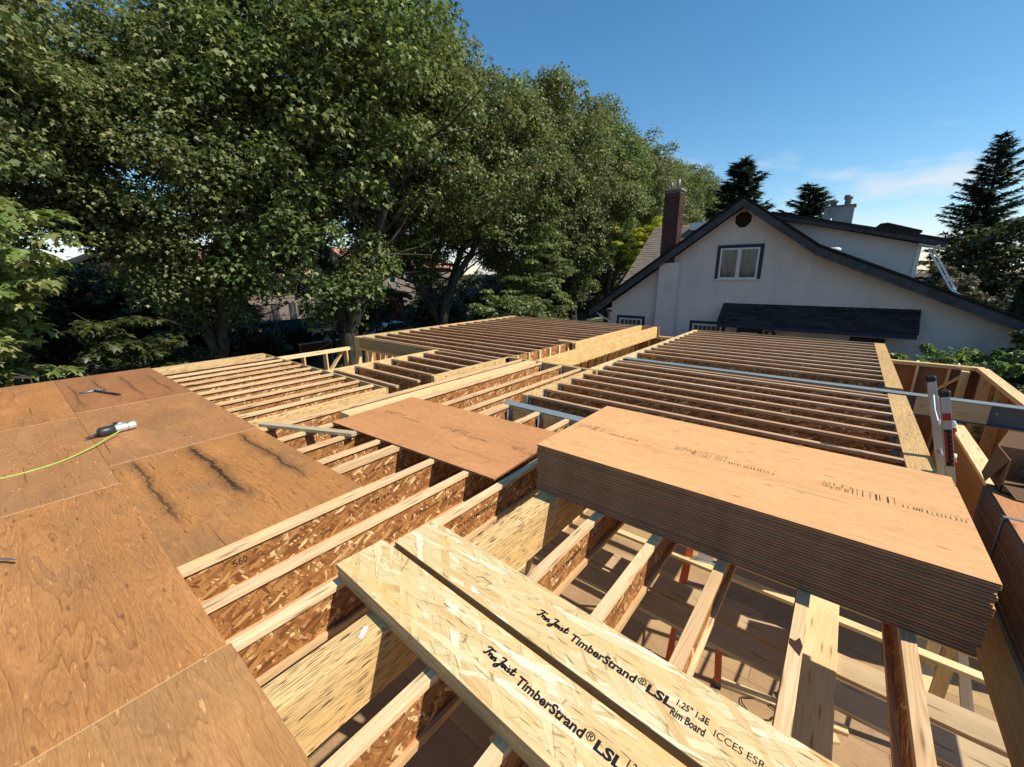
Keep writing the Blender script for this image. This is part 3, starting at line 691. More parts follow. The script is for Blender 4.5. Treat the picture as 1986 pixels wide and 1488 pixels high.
def rim_pile(x0, yc, ang, n, label_top, label_low, letter):
    z = ZT + .001; W, T, L = .302, .0318, 4.9
    for k in range(n):
        top = k == n - 1; jx = 0 if top else R.uniform(-.012, .02); jy = 0 if top else R.uniform(-.004, .004)
        mb = MB(); mb.box(0, L, -W / 2, W / 2, 0, T, 'x', me=1)
        o = link('rim_board', mb.mesh('rim_board', [M['lsl'], M['lsl_edge']], bevel=.0015), None, (x0 + jx, yc + jy, z), (0, 0, ang))
        tag(o, label_top if top else ('lowest' if k == 0 else 'middle') + label_low, 'rim board', RIMG)
        if top:
            for nm, me, lx, ly in letter: link('lettering', me, o, (lx, ly, T + .0006))
        z += T + .0004
aR = math.radians(-2.6)
tsw = text_mesh('TimberStrand', .315, .043, .034, 0); lsl_t = text_mesh('LSL', .105, .042, .042, 0); rg = text_mesh('\u00ae', .034, .034, .012, 0)
scr = stroke_mesh(SCRIPT, .185, .062, .0045)
tail = [('a', text_mesh('1.25" 1.3E', .115, .030, .022), 1.675, .028), ('b', text_mesh('Rim Board', .122, .034, .028), 1.668, -.022), ('c', text_mesh('ICCES ESR-1387', .245, .028, 0), 1.815, .005)]
def letters(x, y): return [('s', scr, x, y - .004), ('t', tsw, x + .20, y), ('r', rg, x + .52, y + .014), ('l', lsl_t, x + .562, y)] + [(a, m, x + (lx - 1.0), y + ly) for a, m, lx, ly in tail]
rim_pile(-2.045, 1.068, aR, 3, 'near printed rim board, lettering cut off by the bottom of the frame', ' board under the near printed rim board, only its edge showing', letters(1.035, -.012))
rim_pile(-1.955, 1.402, aR, 3, 'far printed rim board closer to the plywood stack, thin code after its bold lettering', ' board under the far printed rim board, only its edge showing', letters(1.01, -.035))

# lettering on the joist webs
def web_text(j, s, x, y0, y1, zc, hgt, bold=.01):
    me = text_mesh(s, y1 - y0, hgt, bold * 2.2); o = link('lettering', me, j, (WT / 2 + .001, y0 + 1.6, zc - hgt / 2 - ZT), (math.pi / 2, 0, math.pi / 2)); return o
web_text(JN[-2.41], 'Trus Joist TJI 230', -2.41, 1.74, 2.20, -.165, .03); web_text(JN[-2.035], 'WY.COM/BESAFE', -2.035, 1.83, 2.28, -.165, .032)
web_text(JN[-1.18], 'WY.COM/BESAFE', -1.18, 1.84, 2.2, -.165, .032); web_text(JN[-2.85], 'TJI 230', -2.85, 1.62, 1.85, -.165, .03); web_text(JN[-3.342], 'TJI 230', -3.342, 1.95, 2.2, -.165, .03)
web_text(JN[-2.85], '560', -2.85, .62, .70, -.13, .05, 0)
mb = MB(); mb.quad([(-.026, 0, 0), (.0, -.03, 0), (.02, -.05, 0), (.027, .02, 0), (.012, .07, 0), (-.005, .035, 0), (-.027, .04, 0)]); link('stain', mb.mesh('stain', [plain('purple_brown_stain', (.06, .028, .022), .7, 0, .1, .3, 40)]), JN[.062], (0, 3.62, .0008))
# short offcut
oc = thing('lumber_offcut', 'short grey-green offcut lying diagonally from the deck edge over the joists', 'offcut', (-4.55, 1.95, ZT))
mb = MB(); mb.obox((-5.12, 1.66, ZT + .0195), (-3.97, 2.16, ZT + .0195), .085, .038); mb.obj('stick', M['spf_dull'], oc, .002)
ORG[oc.name] = Vector(oc.location)

# ------------------------------------------------------------------ stud walls of the storey below
def stud_wall(label, axis, c, a0, a1, th=.14, ztop=ZB - .002, zbot=ZF, pitch=.406, mat='spf', sheath=None, plates=2, skip=(), brace=None):
    """axis: run direction; c: centre line; sheath: side (+1/-1) carrying plywood"""
    mid = (a0 + a1) / 2
    t = thing('stud_wall', label, 'stud wall', (c, mid, zbot) if axis == 'y' else (mid, c, zbot))
    def bx(nm, u0, u1, w0, w1, z0, z1, g, m, bev=.0015):
        b = (w0, w1, u0, u1, z0, z1) if axis == 'y' else (u0, u1, w0, w1, z0, z1)
        if g == 'run': g = axis
        return box_obj(nm, b, g, [M[m]], t, bev)
    for k in range(plates): bx('top_plate', a0 + (.0 if k else 0), a1, c - th / 2, c + th / 2, ztop - .038 * (k + 1) + .0008, ztop - .038 * k, 'run', mat)
    bx('bottom_plate', a0, a1, c - th / 2, c + th / 2, zbot, zbot + .038, 'run', mat)
    zs = ztop - .038 * plates
    u = a0; proto = None
    while u <= a1 - .03:
        if not any(lo < u < hi for lo, hi in skip):
            if proto is None:
                proto = bx('stud', u, u + .038, c - th / 2 + .001, c + th / 2 - .001, zbot + .0385, zs - .0005, 'z', mat); u_first = u
            else:
                d = u - u_first; copy_part(proto, t, (0, d, 0) if axis == 'y' else (d, 0, 0))
        u += pitch
    if sheath:
        w0 = c + sheath * (th / 2 + .001); w1 = c + sheath * (th / 2 + .0125); lo, hi = sorted((w0, w1)); u = a0
        while u < a1 - .05:
            u1 = min(u + 1.22, a1); bx('sheathing_panel', u + .001, u1 - .001, lo, hi, zbot - .2, ztop - .01, 'z', 'sheath', 0); u = u1
    if brace:
        (u0, z0, u1, z1) = brace; mb = MB(); w = c - (sheath or 1) * (th / 2 - .03)
        P = (lambda u, z: (w, u, z)) if axis == 'y' else (lambda u, z: (u, w, z))
        mb.obox(P(u0, z0), P(u1, z1), .038, .14, up=(1, 0, 0) if axis == 'y' else (0, 1, 0)); mb.obj('brace', M[mat], t)
    return t
WG = None
stud_wall('low stud wall with bright yellow top plate in front of the big maple trunk', 'y', -10.98, 3.58, 6.19, .20, ztop=ZB - .008, pitch=.60, brace=(5.3, -1.2, 5.95, -.42))
stud_wall('short return wall under the near corner of the far bay', 'x', 6.32, -10.85, -7.4, .14, pitch=.61)
stud_wall('front wall below the deck and left bay', 'y', -10.02, -4, 3.55, .14, sheath=-1)
stud_wall('front wall below the far bay', 'y', -10.66, 6.45, 13.2, .14, sheath=-1)
stud_wall('back wall below the far bay and right bay', 'x', 13.28, -10.6, .75, .14, ztop=ZB - .001, sheath=1)
stud_wall('side wall below the right bay', 'y', .74, 8.7, 13.1, .14, sheath=1)
stud_wall('inner wall below the left beam', 'y', -5.39, -4, 13.1, .14, skip=((1.2, 2.2), (8, 9)))
stud_wall('inner wall below the tall golden beam', 'y', -3.45, 4.2, 13.1, .14)
stud_wall('near inner wall below the rim boards', 'x', -.75, -5.2, .66, .14, pitch=.5)
# right: taller garden-side enclosure, open to the camera
gw = stud_wall('garden side wall with brown sheathing, studs and a diagonal brace beyond the steel beam', 'x', 12.80, .92, 2.45, .15, ztop=ZB - .004, sheath=1, pitch=.5, brace=(1.30, -1.45, 2.22, -.44))
stud_wall('outer right wall whose broad pale top plate runs toward the camera beside the vine', 'y', 2.41, 6.2, 12.72, .17, ztop=ZB - .004, sheath=1, pitch=1.2)
mb = MB(); t = thing('corner_post', 'built-up pale corner post where the two garden side walls meet', 'post', (2.22, 12.62, ZF))
for k in range(3): box_obj('stud', (2.10 + k * .041, 2.138 + k * .041, 12.56, 12.70, ZF, ZB - .085), 'z', [M['spf']], t, .0015)
t = thing('half_wall', 'yellow topped half wall behind the ladder, its near face shaded plywood', 'half wall', (1.38, 6.8, -1))
mb = MB(); mb.obox((1.385, 8.4, -.345), (1.385, 5.55, -.345), .14, .038); mb.obj('top_plate', M['spf'], t, .0015)
box_obj('sheathing_panel', (1.32, 1.332, 5.4, 8.3, -1.6, -.367), 'y', [M['sheath']], t)
box_obj('bottom_plate', (1.332, 1.45, 5.4, 8.3, ZF, ZF + .038), 'y', [M['spf']], t)
for k in range(6): box_obj('stud', (1.335, 1.45, 5.45 + k * .55, 5.488 + k * .55, ZF + .038, -.366), 'z', [M['spf']], t)
# plank, scaffold boards and clutter in the storey below
o = beam('plank', (.13, .36, 2.2, 4.2, -1.2385, -1.20), 'y', M['spf'], 'flat pale plank along the joist just beyond the printed rim boards, half in sun', 'plank')
PG = 'wide planks laid on trestles below the joists'
zp = -1.28
for k, (y0, y1, dz) in enumerate(((3.39, 3.62, .0), (3.09, 3.35, -.0))):
    beam('plank', (-2.8, 3.0, y0, y1, zp + dz, zp + dz + .04), 'x', M['plank'], ('grey wide plank below the joists, the one nearer the stack' if k == 0 else 'wide plank below the joists, nearer the camera of the two on the trestles'), 'plank', PG)
def trestle(x):
    t = thing('trestle', 'rough timber trestle holding the wide planks at its %s' % ('left' if x < 0 else 'right'), 'trestle', (x, 3.35, ZF))
    mb = MB(); mb.obox((x, 3.0, zp - .05), (x, 3.7, zp - .05), .04, .09); mb.obj('rail', M['spf'], t)
    for sy in (3.05, 3.65):
        for sx in (-.3, .3):
            mb = MB(); mb.obox((x, sy, zp - .12), (x + sx, sy + (.1 if sy > 3.3 else -.1), ZF), .04, .09, up=(0, 1, 0)); mb.obj('leg', M['spf'], t)
trestle(-2.6); trestle(2.8)
beam('wall_plate', (-1.9, 1.75, 4.205, 4.345, -1.24, -1.202), 'x', M['spf'], 'bright sunlit plate seen under the edge of the plywood stack', 'plate')
beam('wall_plate', (-1.9, 1.9, 4.37, 4.46, -1.55, -1.512), 'x', M['spf'], 'lower thin plate just beyond the bright sunlit one under the stack', 'plate')
pass
for (x, y, L, a, zz, lab) in ((-.28, 3.9, 1.0, .5, ZF, 'lumber offcut on the lower floor nearest the coiled cord'), (.1, 4.6, .8, -1.1, ZF, 'lumber offcut on the lower floor beyond the coiled cord'), (-.5, 4.3, 1.2, .2, ZF, 'longest lumber offcut on the lower floor, left of the coiled cord'), (-2.1, 2.2, .6, 1.0, ZF, 'short lumber offcut on the lower floor under the black-flecked beam'), (-1.0, 1.6, .7, .4, ZF, 'lumber offcut on the lower floor right below the rim boards')):
    mb = MB(); mb.obox((0, 0, .02), (L, 0, .02), .09, .038); o = link('lumber_offcut', mb.mesh('lumber_offcut', [M['spf']]), None, (x, y, zz + .001), (0, 0, a))
    tag(o, lab, 'offcut', 'offcuts on the lower floor')
for (x, w, yy, hh, a) in ((-1.35, .7, .9, .9, .12), (-.9, .6, .55, .6, -.2)):
    mb = MB(); mb.box(-w / 2, w / 2, -.009, .009, 0, hh, 'z'); o = link('plywood_offcut', mb.mesh('plywood_offcut', [M['sheath']]), None, (x, yy, ZF + .001), (.25, 0, a)); tag(o, 'plywood offcut standing in the shade under the near rim boards, the %s one' % ('larger' if w > .65 else 'smaller'), 'plywood offcut')
def post(x, y, w, lab):
    t = thing('post', lab, 'post', (x, y, ZF))
    for k in range(2): box_obj('stud', (x - w / 2 + k * w / 2 + .0005, x + k * w / 2 - .0005, y - .07, y + .07, ZF, ZB - .045), 'z', [M['spf']], t, .0015)
post(-1.61, 1.95, .08, 'doubled post under the black-flecked beam between the rim boards and stack'); post(-.80, .45, .09, 'doubled post in the shade under the near rim boards')
# orange stepladders standing on the lower floor
def stepladder(loc, rz, hgt, label, open_=.9):
    t = thing('stepladder', label, 'stepladder', loc); t.rotation_euler = (0, 0, rz); ORG[t.name] = Vector((0, 0, 0))
    H = hgt
    mb = MB(); mb.box(-.17, .17, -.09, .09, H - .07, H, 'x'); mb.obj('top_cap', M['blackplastic'], t, .006)
    mb = MB()
    for a in (-.08, .0, .08): mb.tube([(a, .02, H - .001), (a, .02, H + .002)], .018, 8)
    mb.box(-.15, .15, -.07, -.05, H + .0005, H + .003); mb.obj('tool_holes', M['galv'], t)
    for sx in (-1, 1):
        mb = MB(); mb.obox((sx * .15, -.07, H - .04), (sx * .27, -open_ * .5, .0), .028, .07, up=(1, 0, 0)); f_ = mb.obj('rail', M['orange'], t)
        mb = MB(); mb.obox((sx * .15, .07, H - .04), (sx * .25, open_ * .5, .0), .028, .05, up=(1, 0, 0)); mb.obj('rail', M['orange'], t)
        for sy, ww in ((-1, .27), (1, .25)):
            mb = MB(); mb.box(sx * ww - .03, sx * ww + .03, sy * open_ * .5 - .05, sy * open_ * .5 + .05, 0, .05); mb.obj('foot', M['black'], t)
        mb = MB(); mb.obox((sx * .2, -open_ * .24, H * .5), (sx * .19, open_ * .24, H * .5), .006, .025); mb.obj('spreader', M['alu'], t)
    n = int(H / .3)
    for k in range(1, n):
        z_ = H - .04 - k * .3; f_ = (H - .04 - z_) / (H - .04); w = .15 + .12 * f_; y = -.07 - (open_ * .5 - .07) * f_
        mb = MB(); mb.box(-w + .02, w - .02, y - .04, y + .04, z_ - .012, z_ + .012); mb.obj('step', M['alu'], t)
    mb = MB(); mb.box(-.08, .08, -.135, -.132, H - .34, H - .2); mb.obj('warning_label', M['white'], t)
    return t
stepladder((-.85, 4.62, ZF), .25, 1.68, 'orange stepladder with black top cap below the front of the plywood stack')
stepladder((-1.0, 2.62, ZF), 1.75, 1.45, 'lower orange stepladder half hidden under the joists by the rim boards')
# cord on the lower floor
mb = MB(); pts = []
for k in range(60):
    a = k * .35; r = .22 + .03 * math.sin(k * 1.7); pts.append((-.1 + r * math.cos(a) + k * .012, 4.25 + r * .7 * math.sin(a) - k * .006, ZF + .012 + .003 * (k % 5)))
mb.tube(pts, .006, 6); tag(mb.obj('power_cord', M['black']), 'black cord coiled on the lower floor between the joists', 'cord')

# ------------------------------------------------------------------ aluminium ladder, rag, cardboard box
al = thing('ladder', 'aluminium extension ladder poking up beside the plywood stack, black rubber caps on its rails', 'ladder', (1.45, 5.0, ZF))
base = (Vector((.905, 4.80, -.02)), Vector((.895, 5.24, -.02))); topp = (Vector((.745, 4.80, .665)), Vector((.70, 5.22, .70)))
for k in range(2):
    d = (topp[k] - base[k]).normalized(); lo = base[k] + d * ((ZF - base[k].z) / d.z); hi = topp[k]
    mb = MB()
    perp = Vector((0, 1, 0))
    side = d.cross(perp).normalized()
    for off_, w, hh in ((-.0, .075, .006),):
        mb.obox(lo, hi, .006, .062, up=side)
    mb.obox(lo + perp * .012 + side * .028, hi + perp * .012 + side * .028, .03, .005, up=side); mb.obox(lo + perp * .012 - side * .028, hi + perp * .012 - side * .028, .03, .005, up=side)
    mb.obox(lo - perp * .017 , hi - d * .002 - perp * .017, .028, .056, up=side)
    rl = mb.obj('rail', M['alu'], al, .001)
    mb = MB(); mb.obox(hi - d * .02, hi + d * .05, .05, .07, up=side); mb.obj('rubber_cap', M['black'], al, .012)
    mb = MB(); mb.obox(hi - d * .24, hi - d * .11, .006, .004, up=side) if False else None
    if k == 0:
        c = hi - d * .17 - perp * .033
        mb = MB(); mb.obox(c - d * .03, c + d * .03, .003, .05, up=side); mb.obj('red_sticker', M['red'], al)
        c = hi - d * .44 - perp * .033
        mb = MB(); mb.obox(c - d * .16, c + d * .16, .003, .046, up=side); lbk = mb.obj('warning_label', M['black'], al)
        mb = MB()
        for q in range(7): mb.obox(c - perp * .002 + d * (.13 - q * .042) - side * .018, c - perp * .002 + d * (.13 - q * .042 - .02) - side * .018, .002, .014, up=side)
        mb.obox(c - perp * .002 + d * .14 + side * .014, c - perp * .002 - d * .12 + side * .014, .002, .012, up=side); mb.obj('label_print', M['red'], al)
    else:
        mb = MB(); a_ = hi - d * .12 - perp * .03; b_ = hi - d * .36 - perp * .2; mb.tube([a_, (a_ + b_) / 2 + side * .01, b_, b_ + d * .06 - perp * .05], .007, 6); mb.obj('latch_cord', M['white'], al)
for q in range(9):
    z_ = .35 - q * .3; P = []
    for k in range(2):
        d = (topp[k] - base[k]).normalized(); P.append(base[k] + d * ((z_ - base[k].z) / d.z))
    if z_ > -2.7 and abs(z_ - .35) > .1:
        mb = MB(); mb.tube(P, .016, 8); mb.obj('rung', M['alu'], al)
rg_ = thing('rag', 'red and white rag tied on the far side of the ladder', 'rag', (.98, 4.86, .2))
def blob(mb, c, r, seed, n=10):
    rr = random.Random(seed)
    for i in range(n):
        for j in range(n):
            def P(a, b): 
                k = 1 + .25 * math.sin(a * 3 + seed) * math.cos(b * 4); return (c[0] + r[0] * k * math.cos(a) * math.sin(b), c[1] + r[1] * k * math.sin(a) * math.sin(b), c[2] + r[2] * k * math.cos(b))
            a0, a1 = 2 * math.pi * i / n, 2 * math.pi * (i + 1) / n; b0, b1 = math.pi * j / n, math.pi * (j + 1) / n
            mb.quad([P(a0, b0), P(a1, b0), P(a1, b1), P(a0, b1)], None, 0, True)
for (z_, mt, sd) in ((.37, 'red', 1), (.42, 'white', 2), (.09, 'red', 3), (.14, 'white', 4)):
    mb = MB(); blob(mb, (.845 + (.42 - z_) * .2, 4.86, z_), (.022, .02, .032), sd); mb.obj('fold', M[mt], rg_)
bxo = thing('cardboard_box', 'open brown cardboard box in shade on the right hand stack, flap hanging toward the camera', 'cardboard box', (1.24, 3.7, .39))
zb = .385
mb = MB(); x0, x1, y0, y1, hh, tk = .885, 1.6, 3.56, 3.84, .21, .006
mb.box(x0, x1, y0, y1, zb, zb + tk); mb.box(x0, x0 + tk, y0, y1, zb, zb + hh); mb.box(x1 - tk, x1, y0, y1, zb, zb + hh); mb.box(x0, x1, y1 - tk, y1, zb, zb + hh); mb.box(x0, x1, y0, y0 + tk, zb, zb + .05)
mb.obj('body', M['card'], bxo)
mb = MB(); mb.quad([(x0, y0, zb + hh), (x0, y1, zb + hh), (x0 - .045, y1 - .06, zb + .03), (x0 - .05, y0 + .08, zb + .02)]); o = mb.obj('flap', M['card'], bxo, fix=False)
mb = MB(); mb.quad([(x0, y1, zb + hh), (x1, y1, zb + hh), (x1 - .02, y1 + .1, zb + hh + .08), (x0 + .05, y1 + .1, zb + hh + .08)]); mb.obj('flap', M['card'], bxo, fix=False)
mb = MB(); mb.quad([(x0 + .01, y0, zb + .05), (x1, y0, zb + .05), (x1, y0 - .10, zb + .004), (x0 + .05, y0 - .08, zb + .004)]); mb.obj('flap', M['card'], bxo, fix=False)
mb = MB(); blob(mb, (1.2, 3.70, zb + .09), (.22, .1, .07), 5); mb.obj('contents', M['blackplastic'], bxo)

# ------------------------------------------------------------------ tools on the deck
ng = thing('nail_gun', 'nail gun with silver barrel and black magazine lying on the deck, lime hose attached', 'nail gun', (-6.1, .57, 0))
ax0, ax1 = Vector((-6.10, .72, .055)), Vector((-6.05, .36, .055)); dd = (ax1 - ax0).normalized(); sd_ = dd.cross(Vector((0, 0, 1)))
mb = MB(); mb.tube([ax0, ax0 + dd * .008, ax0 + dd * .02, ax0 + dd * .17, ax0 + dd * .20], [.036, .042, .044, .044, .040], 20); mb.obj('barrel', M['silver'], ng)
mb = MB(); mb.tube([ax0 + dd * .05 + sd_ * .005, ax0 + dd * .085], [.0455, .0455], 20, cap=False); mb.obj('groove', M['galv'], ng)
mb = MB(); mb.tube([ax0 + dd * .18, ax0 + dd * .19, ax0 + dd * .30, ax0 + dd * .31, ax0 + dd * .325], [.044, .053, .053, .047, .03], 20); mb.obj('magazine', M['blackplastic'], ng)
mb = MB(); mb.tube([ax0 + dd * .32 + Vector((0, 0, -.01)), ax0 + dd * .39 + Vector((0, 0, -.02)), ax0 + dd * .43 + Vector((0, 0, -.025))], [.016, .011, .004], 8); mb.tube([ax0 + dd * .31 + sd_ * .03 - Vector((0, 0, .025)), ax0 + dd * .4 + sd_ * .03 - Vector((0, 0, .03))], [.014, .006], 8); mb.obj('nose', M['blackplastic'], ng)
mb = MB(); hp = ax0 + dd * .12; mb.obox(hp + sd_ * .02, hp + sd_ * .15 + Vector((0, 0, .02)) + dd * .02, .038, .045); mb.obj('grip', M['blackplastic'], ng, .008)
mb = MB(); cp = hp + sd_ * .10 + Vector((0, 0, .035)); 
mb.tube([hp + sd_ * .035 + Vector((0, 0, .02)), hp + sd_ * .055 + Vector((0, 0, .02))], .03, 12); mb.obj('exhaust_cap', M['silver'], ng)
HS = [(-5.45, -.95, .006), (-5.44, -.6, .006), (-5.45, -.29, .006), (-5.45, -.11, .007), (-5.53, .12, .012), (-5.68, .33, .035), (-5.83, .47, .055), (-5.93, .56, .06)]
def smooth(pts, k=6):
    P = [Vector(p) for p in pts]; out = []
    for i in range(len(P) - 1):
        p0, p1, p2, p3 = P[max(i - 1, 0)], P[i], P[i + 1], P[min(i + 2, len(P) - 1)]
        for q in range(k):
            t = q / k; out.append(.5 * ((2 * p1) + (-p0 + p2) * t + (2 * p0 - 5 * p1 + 4 * p2 - p3) * t * t + (-p0 + 3 * p1 - 3 * p2 + p3) * t ** 3))
    return out + [P[-1]]
mb = MB(); mb.tube(smooth(HS), .0062, 8); tag(mb.obj('air_hose', M['hose']), 'lime green air hose running from the nail gun off the left side', 'air hose')
hm = thing('hammer', 'dark framing hammer with blue-black handle lying near the far edge of the deck', 'hammer', (-8.3, .8, 0))
h0, h1 = Vector((-8.62, .66, .02)), Vector((-7.76, .95, .016)); dh = (h1 - h0).normalized(); sh = dh.cross(Vector((0, 0, 1)))
h1 = h0 + dh * .62
mb = MB(); mb.tube([h0 - dh * .01, h0 + dh * .15, h0 + dh * .35, h1 - dh * .2, h1 - dh * .03, h1], [.018, .016, .017, .021, .023, .018], 10); mb.obj('handle', M['handle'], hm)
mb = MB(); mb.tube([h0 - sh * .11, h0 - sh * .085, h0 - sh * .08, h0 - sh * .045, h0 + sh * .03, h0 + sh * .10 - dh * .02 , h0 + sh * .15 - dh * .06], [.027, .028, .02, .018, .024, .018, .006], 10); mb.obj('head', M['hammer'], hm)
mb = MB(); W0 = [(-3.95, -.42, .012), (-3.82, -.34, .03), (-3.70, -.27, .045), (-3.66, -.245, .045), (-3.69, -.25, .03), (-3.80, -.32, .02), (-3.93, -.43, .01)]
mb.tube(smooth(W0), .004, 6); tag(mb.obj('wire_tie', M['galv']), 'bent silver wire tie on the deck at the left edge of the frame', 'wire')
# small scraps lying on the deck and joists
mb = MB(); mb.box(-.012, .012, -.035, .035, 0, .002); o = link('paper_scrap', mb.mesh('paper_scrap', [M['white']]), None, (-1.60, .80, ZT + .001), (0, .0, .6)); tag(o, 'torn white paper tag stapled on the black-flecked beam', 'paper tag')

# ------------------------------------------------------------------ neighbouring house
HY = 17.0
hs_ = thing('neighbour_house', 'pale stucco house with steep gable, brick chimney and dark lean-to roof beyond the joists', 'house', (-2.5, HY, ZG))
def hobj(mb, name, mat, parent=hs_, bevel=0): return mb.obj(name, mat, parent, bevel)
mb = MB(); mb.prism([(-8.08, ZG), (6.4, ZG), (6.4, -.95), (3.75, .20), (-1.05, 2.20), (-3.29, 3.86), (-8.08, .42)], 'y', HY, HY + .22); hobj(mb, 'wall', M['stucco'])
mb = MB(); mb.box(-8.08, -7.86, HY + .22, 24, ZG, .4); mb.box(6.2, 6.4, HY + .22, 24, ZG, -1.0); hobj(mb, 'side_wall', M['stucco'])
def slab(name, pts, th, y0, y1, mat):
    up = [(x, z) for x, z in pts]; lo = [(x, z - th) for x, z in reversed(pts)]
    mb = MB(); mb.prism(up + lo, 'y', y0, y1); return hobj(mb, name, mat)
slab('roof', [(-8.95, .13), (-3.29, 4.12)], .11, 16.53, 24, M['dark_roof'])
slab('roof', [(-3.285, 4.12), (-.97, 2.45), (6.7, -.93)], .11, 16.53, 24, M['dark_roof'])
def fascia(pts, y, th=.036, dep=.26):
    mb = MB(); up = [(x, z) for x, z in pts]; lo = [(x, z - dep) for x, z in reversed(pts)]; mb.prism(up + lo, 'y', y, y + th); o = hobj(mb, 'bargeboard', M['fascia'], bevel=.004)
fascia([(-8.93, .06), (-3.29, 4.04)], 16.49); fascia([(-3.285, 4.04), (-1.0, 2.39)], 16.49); fascia([(-.995, 2.385), (6.65, -.99)], 16.49, dep=.25)
slab('roof_edge', [(-8.96, .16), (-3.29, 4.15), (-.97, 2.48), (6.7, -.90)], .028, 16.46, 16.56, M['dark_roof'])
mb = MB(); mb.prism([(-8.85, .0), (-8.1, .52), (-8.1, .48), (-8.85, -.04)], 'y', 16.53, HY); hobj(mb, 'soffit', M['sash'])
mb = MB(); mb.tube([(-8.75, 16.9, -.05), (-8.55, 16.95, -.2), (-8.12, 17.02, -.42), (-8.1, 17.05, -1.5)], .04, 8); hobj(mb, 'downpipe', M['sash'])
mb = MB(); mb.box(-6.02, -5.28, 16.68, HY + .01, ZG, 2.02); o = hobj(mb, 'chimney_breast', M['stucco'])
def brick_shaft(parent, name, x0, x1, y0, y1, z0, z1, seed):
    rr = random.Random(seed); core = MB(); core.box(x0 + .012, x1 - .012, y0 + .012, y1 - .012, z0, z1 - .01); ch = core.obj(name, M['mortar'], parent)
    mb = MB(); bh = .067; pit = .079; z = z0; k = 0
    while z + bh < z1:
        for (a0, a1, side) in ((x0, x1, 'f'), (y0, y1, 'r'), (y0, y1, 'l')):
            a = a0 - (.1 if k % 2 else 0)
            while a < a1:
                b0, b1 = max(a, a0), min(a + .195, a1)
                if b1 - b0 > .03:
                    j = rr.uniform(-.003, .003)
                    if side == 'f': mb.box(b0, b1, y0 - .002 + j, y0 + .03, z, z + bh)
                    elif side == 'r': mb.box(x1 - .03, x1 + .002 + j, b0 + .001, b1, z, z + bh)
                    else: mb.box(x0 - .002 + j, x0 + .03, b0 + .001, b1, z, z + bh)
                a += .207
        z += pit; k += 1
    tag(mb.obj('brickwork', M['brick'], ch), kind='stuff'); return ch
ch = brick_shaft(hs_, 'chimney', -6.14, -5.56, 16.98, 17.55, 1.9, 4.64, 3)
mb = MB(); mb.box(-6.18, -5.52, 16.94, 17.59, 4.64, 4.72); mb.obj('cap', M['conc'], ch, .01)
mb = MB(); mb.tube([(-5.98, 17.2, 4.7), (-5.98, 17.2, 4.98)], .05, 8); mb.tube([(-5.72, 17.2, 4.7), (-5.72, 17.2, 5.06)], .06, 8); mb.obj('flue', M['galv'], ch)
# gable vent: octagon with slats
vt = MB(); cx_, cz_, r_ = -3.31, 3.43, .315
def octo(r): return [(cx_ + r * 1.02 * math.cos(math.pi / 8 + k * math.pi / 4), cz_ + r * math.sin(math.pi / 8 + k * math.pi / 4)) for k in range(8)]
oo, oi = octo(r_), octo(r_ * .86)
for k in range(8):
    a, b = oo[k], oo[(k + 1) % 8]; c, d = oi[(k + 1) % 8], oi[k]; vt.prism([a, b, c, d], 'y', HY - .045, HY)
vent = hobj(vt, 'gable_vent', M['sash'])
mb = MB(); mb.prism(octo(r_ * .9), 'y', HY - .006, HY - .001); mb.obj('vent_back', M['black'], vent)
for k in range(6):
    z_ = cz_ - .24 + k * .088; w = min(r_ * .8, (r_ * .95 - abs(z_ - cz_)) * 1.3 if abs(z_ - cz_) > .14 else r_ * .84)
    mb = MB(); mb.obox((cx_ - w, HY - .03, z_), (cx_ + w, HY - .03, z_), .05, .06, up=(0, -.5, 1)); mb.obj('slat', M['brown_wall'], vent)
def window(x0, x1, z0, z1, cols=2, rows=1, tw=.11, muntin=False, sill=True, y=HY):
    mb = MB(); yo = y - .035
    mb.box(x0, x0 + tw, yo, y, z0, z1); mb.box(x1 - tw, x1, yo, y, z0, z1); mb.box(x0 + tw, x1 - tw, yo, y, z1 - tw, z1)
    if not sill: mb.box(x0 + tw, x1 - tw, yo, y, z0, z0 + tw)
    w = mb.obj('window', M['trim'], hs_, .003)
    a0, a1, b0, b1 = x0 + tw, x1 - tw, z0 + (0 if sill else tw), z1 - tw; s_ = .06; mb = MB(); ys = y - .05
    if sill: mb.box(x0 - .03, x1 + .03, y - .07, y - .0005, z0 - .035, z0 - .0005)
    n = cols if not muntin else 1; cw = (a1 - a0) / n
    for k in range(n):
        c0, c1 = a0 + k * cw + .002, a0 + (k + 1) * cw - .002
        mb.box(c0, c0 + s_, ys, y + .0, b0, b1); mb.box(c1 - s_, c1, ys, y, b0, b1); mb.box(c0 + s_, c1 - s_, ys, y, b1 - s_, b1); mb.box(c0 + s_, c1 - s_, ys, y, b0, b0 + s_)
    mb.obj('sash', M['sash'], w, .003)
    for k in range(n):
        c0, c1 = a0 + k * cw + s_, a0 + (k + 1) * cw - s_
        g = MB(); g.box(c0, c1, y - .012, y - .004, b0 + s_, b1 - s_); g.obj('pane', M['glass'], w)
        if muntin:
            for q in range(1, cols):
                xx = c0 + (c1 - c0) * q / cols; g = MB(); g.box(xx - .012, xx + .012, y - .03, y - .0125, b0 + s_, b1 - s_); g.obj('muntin', M['sash'], w)
            g = MB(); g.box(c0, c1, y - .029, y - .0126, b1 - .42, b1 - .395); g.obj('muntin', M['sash'], w)
        else:
            g = MB(); xx = c0 + .03; 
            nn = 9
            for q in range(nn): g.quad([(c0 + (c1 - c0) * q / nn, y - .0035 + .0, b0 + s_)] * 1 + [(c0 + (c1 - c0) * (q + 1) / nn, y - .0035, b0 + s_), (c0 + (c1 - c0) * (q + 1) / nn, y - .0035, b1 - s_), (c0 + (c1 - c0) * q / nn, y - .0035, b1 - s_)]) if False else None
    return w
